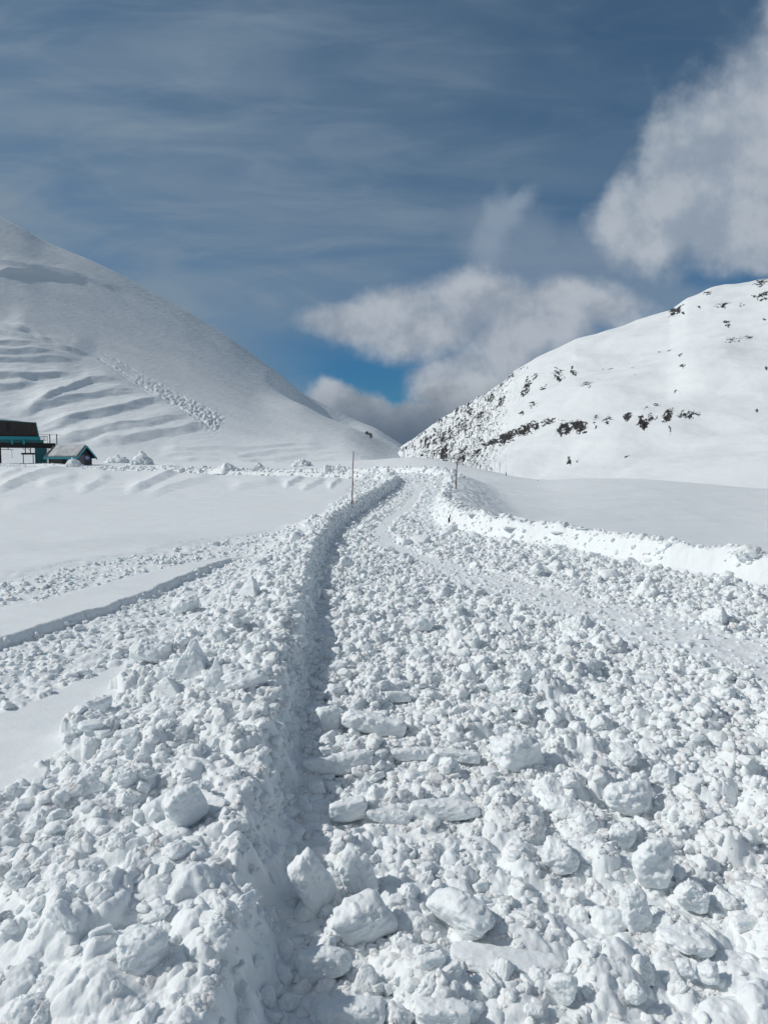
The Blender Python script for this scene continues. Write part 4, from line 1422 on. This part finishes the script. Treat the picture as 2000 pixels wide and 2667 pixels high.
MB().prism([q(150, 322), q(208, 322), q(208, 200), q(156, 198)], -1.222, -1.19).build('hatch', BLACK, cabin)
sm_ = MB()
for cx in (105, 272, 335, 398):
    sm_.prism([q(cx - 2, 384), q(cx + 2, 384), q(cx + 2, 200), q(cx - 2, 200)], -1.217, -1.19)
sm_.build('plank_joints', BLACK, cabin)
MB().prism([q(455, 384), q(536, 384), q(505, 235), q(470, 205)], -1.221, -1.19).build('side_panel', plain('red_brown_planks', (0.045, 0.024, 0.020), 0.7, 0, 0.3), cabin)
m = MB(); qbox(m, 474, 500, 345, 376, -1.25, -1.18); m.build('vent', BLACK, cabin)
m = MB(); qbox(m, -60, 565, 387, 430, -1.5, 2.0); m.build('fascia_beam', TEAL, station)
m = MB(); qbox(m, -60, 606, 430, 470, -1.35, 1.8); m.build('floor_beam', TEAL_DARK, station)
for x0 in (-20, 207, 348):
    m = MB(); qbox(m, x0, x0 + 28, 426, 492, -1.56, -1.36); m.build('bracket', TEAL, station)
m = MB(); qbox(m, -60, 755, 472, 516, -1.15, 1.6); qbox(m, 668, 785, 512, 543, -1.1, 1.5); qbox(m, -60, 668, 512, 538, -0.8, 1.3); m.build('platform', BLACK, station)
m = MB().tube([(q(60, 0)[0], 0, q(0, 800)[1]), (q(60, 0)[0], 0, q(0, 520)[1])], 25 * U, 12); m.build('column', BLACK, station)
m = MB(); qbox(m, 495, 640, 538, 800, -0.9, 0.9); m.build('tower', TEAL_DARK, station)
m = MB()
for cx in (645, 662):
    m.tube([(q(cx, 0)[0], -0.7, q(0, 790)[1]), (q(cx, 0)[0], -0.7, q(0, 540)[1])], 0.03, 6)
for cy in range(550, 790, 20):
    m.tube([(q(645, 0)[0], -0.7, q(0, cy)[1]), (q(662, 0)[0], -0.7, q(0, cy)[1])], 0.02, 6)
m.build('ladder', CREAM, station)
m = MB()
for cx in (378, 440):
    m.tube([(q(cx, 0)[0], 0, q(0, 612)[1]), (q(cx, 0)[0], 0, q(0, 530)[1])], 0.06, 8)
m.tube([(*[q(378, 575)[0]], 0, q(0, 575)[1]), (q(340, 0)[0], 0, q(0, 535)[1])], 0.03, 6)
m.tube([(*[q(440, 575)[0]], 0, q(0, 575)[1]), (q(395, 0)[0], 0, q(0, 535)[1])], 0.03, 6)
m.build('hanger', BLACK, station)
m = MB(); qbox(m, 325, 494, 605, 630, -0.3, 0.3); m.build('cross_beam', plain('rusty_steel', (0.05, 0.02, 0.018), 0.7), station)
for cx in (349, 471):
    MB().tube([(q(cx, 0)[0], 0, q(0, 800)[1]), (q(cx, 0)[0], 0, q(0, 630)[1])], 0.055, 8).build('post', BLACK, station)
m = MB()
m.tube([(q(-20, 0)[0], -0.4, q(0, 558)[1]), (q(120, 0)[0], -0.4, q(0, 560)[1]), (q(238, 0)[0], -0.4, q(0, 567)[1])], 0.035, 6)
m.tube([(q(166, 0)[0], -0.4, q(0, 525)[1]), (q(172, 0)[0], -0.4, q(0, 562)[1])], 0.05, 6)
m.tube([(q(205, 0)[0], -0.4, q(0, 560)[1]), (q(214, 0)[0], -0.4, q(0, 610)[1]), (q(216, 0)[0], -0.4, q(0, 680)[1])], 0.02, 6)
m.build('tow_bar', BLACK, station)
for cx, c0, c1 in ((686, 345, 478), (773, 345, 505)):
    m = MB(); m.tube([(q(cx, 0)[0], -0.6, q(0, c1)[1]), (q(cx, 0)[0], -0.6, q(0, c0)[1])], 0.065, 8); m.build('railing_post', BLACK, station)
MB().tube([(q(555, 0)[0], -0.6, q(0, 352)[1]), (q(832, 0)[0], -0.6, q(0, 358)[1])], 0.022, 6).build('haul_cable', BLACK, station)
m = MB()
for k in range(4):
    c0 = 585 + k * 18
    m.tube([(q(c0 + 20 * math.cos(t), 0)[0], -0.5 + 0.06 * k, q(0, 405 + 30 * math.sin(t))[1]) for t in np.linspace(0, 6.0, 16)], 0.022, 6)
m.tube([(q(658, 0)[0], -0.5, q(0, 472)[1]), (q(660, 0)[0], -0.5, q(0, 380)[1]), (q(640, 0)[0], -0.5, q(0, 375)[1])], 0.025, 6)
m.build('cable_coil', plain('coil_steel', (0.06, 0.04, 0.04), 0.6), station)
# lower part of another lift part at the very edge

# ---- hut half buried in snow
DH = 101.0
UH = 0.16878 * DH / F_PX
ah, eh_ = px_azel(1185 * 0.16878, 1080 + 715 * 0.16878)
hx, hy = DH * math.sin(ah), DH * math.cos(ah)
hz = CAM_H + DH * math.tan(eh_)
YAW = R(-40) - ah
hut = empty('ticket_hut', (hx, hy, hz), YAW, 'small brown hut with teal roof edges and snow on its roof, half buried', 'hut')
# local: gable along +x from the corner at origin (x: 0..Wg), long side along -y?  Use x = gable width, y = length going back-left
Wg = 215 * UH / math.sin(R(40)) * 0.93
Lg = 365 * UH / math.cos(R(40))
H0 = 88 * UH
GH = 130 * UH
# the long axis is perpendicular to the gable: direction (-cos, ..)
# local frame: gable lies along +Y direction rotated, long side along -X
oh = 55 * UH
wall = MB()
wall.prism([(-Lg, -0.9), (0, -0.9), (0, H0), (-Lg, H0)], 0.0, Wg).build('wall', WOOD_GREY, hut)
g = MB()
bmv = [g.bm.verts.new(p) for p in [(0.0, 0.0, H0), (0.0, Wg, H0), (0.0, Wg / 2, H0 + GH * 0.86), (-Lg, 0.0, H0), (-Lg, Wg, H0), (-Lg, Wg / 2, H0 + GH * 0.86)]]
for f in [(0, 1, 2), (3, 5, 4), (0, 2, 5, 3), (1, 4, 5, 2), (0, 3, 4, 1)]:
    g.bm.faces.new([bmv[i] for i in f])
g.build('gable', BROWN, hut)
# roof: two slopes with overhang, teal boards on gable ends and eaves
ov = 0.42
sl = GH / (Wg / 2)


def roof_sheet(side, t0, t1, x0, x1, over):
    mb = MB()
    ye = -over if side < 0 else Wg + over
    yr = Wg / 2
    zr_ = H0 + GH; ze = zr_ - sl * (abs(yr - ye))
    v = [mb.bm.verts.new(p) for p in [(x0, ye, ze + t0), (x1, ye, ze + t0), (x1, yr, zr_ + t0), (x0, yr, zr_ + t0), (x0, ye, ze + t1), (x1, ye, ze + t1), (x1, yr, zr_ + t1), (x0, yr, zr_ + t1)]]
    for f in [(3, 2, 1, 0), (4, 5, 6, 7), (0, 1, 5, 4), (1, 2, 6, 5), (2, 3, 7, 6), (3, 0, 4, 7)]:
        mb.bm.faces.new([v[i] for i in f])
    return mb


roof = roof_sheet(-1, -0.12, 0.0, -Lg - ov, ov, ov).build('roof', BLACK, hut)
roof_sheet(1, -0.12, 0.0, -Lg - ov, ov, ov).build('roof', BLACK, hut)
for sd in (-1, 1):
    roof_sheet(sd, -0.24, 0.05, ov, ov + 0.07, ov + 0.06).build('gable_board', TEAL, hut)
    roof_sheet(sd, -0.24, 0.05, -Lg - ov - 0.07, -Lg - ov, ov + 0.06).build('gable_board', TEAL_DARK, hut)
ze = H0 + GH - sl * (Wg / 2 + ov)
MB().box(-Lg - ov, ov, -ov - 0.075, -ov - 0.005, ze - 0.2, ze + 0.06).build('eaves_board', TEAL, hut)
snow_r = roof_sheet(-1, 0.004, 0.20, -Lg - ov + 0.5, ov - 0.12, ov - 0.1).build('roof_snow', SNOW_SHADED, hut, 0.05)
roof_sheet(1, 0.004, 0.17, -Lg - ov + 0.4, ov - 0.12, ov - 0.1).build('roof_snow', SNOW, hut, 0.05)
door = MB().box(-1.55, -0.75, -0.05, 0.02, -0.8, H0 - 0.1).build('door', TEAL, hut)
MB().box(-2.3, -1.62, -0.04, 0.02, -0.8, H0 - 0.02).build('dark_panel', BLACK, hut)
MB().box(-0.68, -0.0, -0.04, 0.02, -0.8, H0 - 0.02).build('corner_board', BLACK, hut)
MB().box(-Lg - 0.02, -Lg + 0.2, -0.045, 0.02, -0.8, H0 - 0.02).build('corner_board', BLACK, hut)
MB().box(-0.02, 0.035, 0.12, Wg * 0.5, -0.8, H0 - 0.05).build('shutter', CREAM, hut)
MB().box(-0.02, 0.03, Wg * 0.93, Wg, -0.8, H0 - 0.02).build('corner_board', BLACK, hut)
sg = MB().box(-0.02, 0.055, Wg * 0.52, Wg * 0.86, H0 - 0.72, H0 - 0.08).build('sign', SIGN_BLUE, hut)
sw = MB()
sw.box(0.056, 0.066, Wg * 0.55, Wg * 0.70, H0 - 0.28, H0 - 0.22)
sw.box(0.056, 0.066, Wg * 0.62, Wg * 0.83, H0 - 0.40, H0 - 0.33)
sw.box(0.056, 0.066, Wg * 0.56, Wg * 0.74, H0 - 0.52, H0 - 0.47)
sw.build('sign_marks', SIGN_WHITE, sg)


# ---- marker poles
def pole(px_top, py_top, px_b, py_b, dist, rad, label, name='marker_pole', branch=None, mat_=None, sink=0.3):
    a, e = px_azel(px_b, py_b)
    x, y = dist * math.sin(a), dist * math.cos(a); z = CAM_H + dist * math.tan(e)
    at, et = px_azel(px_top, py_top)
    tx_, ty_, tz = dist * math.sin(at), dist * math.cos(at), CAM_H + dist * math.tan(et)
    zg = min(z, g1(x, y)) - sink
    base = Vector((x, y, zg))
    root = empty(name, base, 0, label, 'pole', None)
    top = Vector((tx_, ty_, tz)) - base
    n = 9
    rs = random.Random(int(px_b))
    bend = [Vector((rs.uniform(-1, 1) * rad * 0.5, rs.uniform(-1, 1) * rad * 0.5, 0)) for _ in range(n)]
    pts = [top * (k / (n - 1)) + bend[k] for k in range(n)]
    MB().tube(pts, [rad * (1.1 - 0.45 * k / (n - 1)) for k in range(n)], 8).build('stick', mat_ or STICK, root)
    if branch:
        (f0, bx, by) = branch
        ab, eb = px_azel(bx, by)
        bp = Vector((dist * math.sin(ab), dist * math.cos(ab), CAM_H + dist * math.tan(eb))) - base
        p0 = top * f0
        MB().tube([p0, p0.lerp(bp, 0.45) + Vector((0, 0, -0.02)), bp], [rad * 0.75, rad * 0.55, rad * 0.35], 6).build('branch', mat_ or STICK, root)
    return root


pole(920.5, 1175, 915.5, 1314, 22.0, 0.019, 'thin straight brown pole standing on the left snow bank')
pole(1192, 1186, 1185, 1291, 29.0, 0.024, 'thin brown forked pole standing on the right snow bank', branch=(0.80, 1198, 1203))
pole(1318, 1230, 1318, 1241, 66, 0.045, 'tiny dark far pole on the crest of the right snow field', mat_=BLACK)
pole(1277, 1225, 1277, 1232, 75, 0.03, 'faintest, shortest far pole left of the tiny dark one on the crest', mat_=STICK)

# ---- bent black stake by the right bank
sx, sy, sz = px_ground(1168, 1366)
st_ = MB()
k_ = 0.7 * sy / F_PX
st_.tube([(0.0, 0, -0.25), (0.0, 0, 0.0), (0.012 * 1, 0, 0.02)], [3.4 * k_, 3.4 * k_, 3.0 * k_], 8)
st_.tube([(-2.5 * k_, 0, 0.5 * k_), (1.5 * k_, 0, 1.5 * k_), (4.0 * k_, 0, 6 * k_), (5.2 * k_, 0, 17 * k_)], [2.6 * k_, 2.8 * k_, 2.2 * k_, 1.4 * k_], 8)
so = st_.build('stake', BLACK)
so.location = (sx, sy - 0.12, g1(sx, sy - 0.12, True) + 0.10)
tag(so, 'short bent black stake poking out of the right snow bank', 'stake')

# ---- dark stone on the crest of the right field
a_, e_ = px_azel(1399, 1254)
rs = np.random.RandomState(3)
P = lump_shape(ICO[3][0], planes_boulder(rs), 12, 0.06, 3) * np.array([0.14, 0.1, 0.08])
o = link('stone', np_mesh('stone', P, ICO[3][1], ROCK), None, (60 * math.sin(a_), 60 * math.cos(a_), CAM_H + 60 * math.tan(e_)))
tag(o, 'small dark stone on the crest of the right snow field', 'stone')

# ---- clods that rolled out on the right field
clods = [(41, 166), (255, 288), (492, 303), (563, 418), (698, 468), (898, 422), (907, 545), (963, 500), (1120, 546), (1388, 508), (853, 248)]
rad_ = [1.0, 1.3, 2.0, 2.0, 1.3, 1.2, 1.7, 1.1, 1.1, 1.5, 0.9]
for j, ((cx, cy), rp) in enumerate(zip(clods, rad_)):
    x, y, z = px_ground(1200 + 0.18083 * cx, 1280 + 0.18083 * cy)
    o = link('snow_clod', proto_me[j % NPRO], None, (x, y, z + rp * y / F_PX * 0.5))
    s = rp * y / F_PX
    o.scale = (s, s, s)
    tag(o, 'tiny white snow clod lying on the smooth grey slope of the right field', 'snow clod', 'clods rolled out on the right field')

# ---- wind drift with an undercut end behind the right bank
x, y, z = px_ground(1440, 1400)
y += 2.5; x = y * (1445 - 1000) / F_PX
rs = np.random.RandomState(12)
P = lump_shape(ICO[5][0], planes_slab(rs, 2), 7, 0.04, 12, 0.0)
P = P / np.abs(P).max(0)
kk = y / F_PX
P = P * np.array([52 * kk, 0.55, 17 * kk])
P[:, 2] *= np.interp(P[:, 0] / (52 * kk), [-1, -0.2, 0.3, 1], [0.25, 0.85, 1.1, 0.75])
aa, ee = px_azel(1445, 1396)
o = link('snow_drift', np_mesh('snow_drift', P, ICO[5][1], SNOW), None, (x, y, CAM_H + math.hypot(x, y) * math.tan(ee)))
tag(o, 'low wind-carved drift with a broken end lying behind the largest bank boulder', 'snow drift')
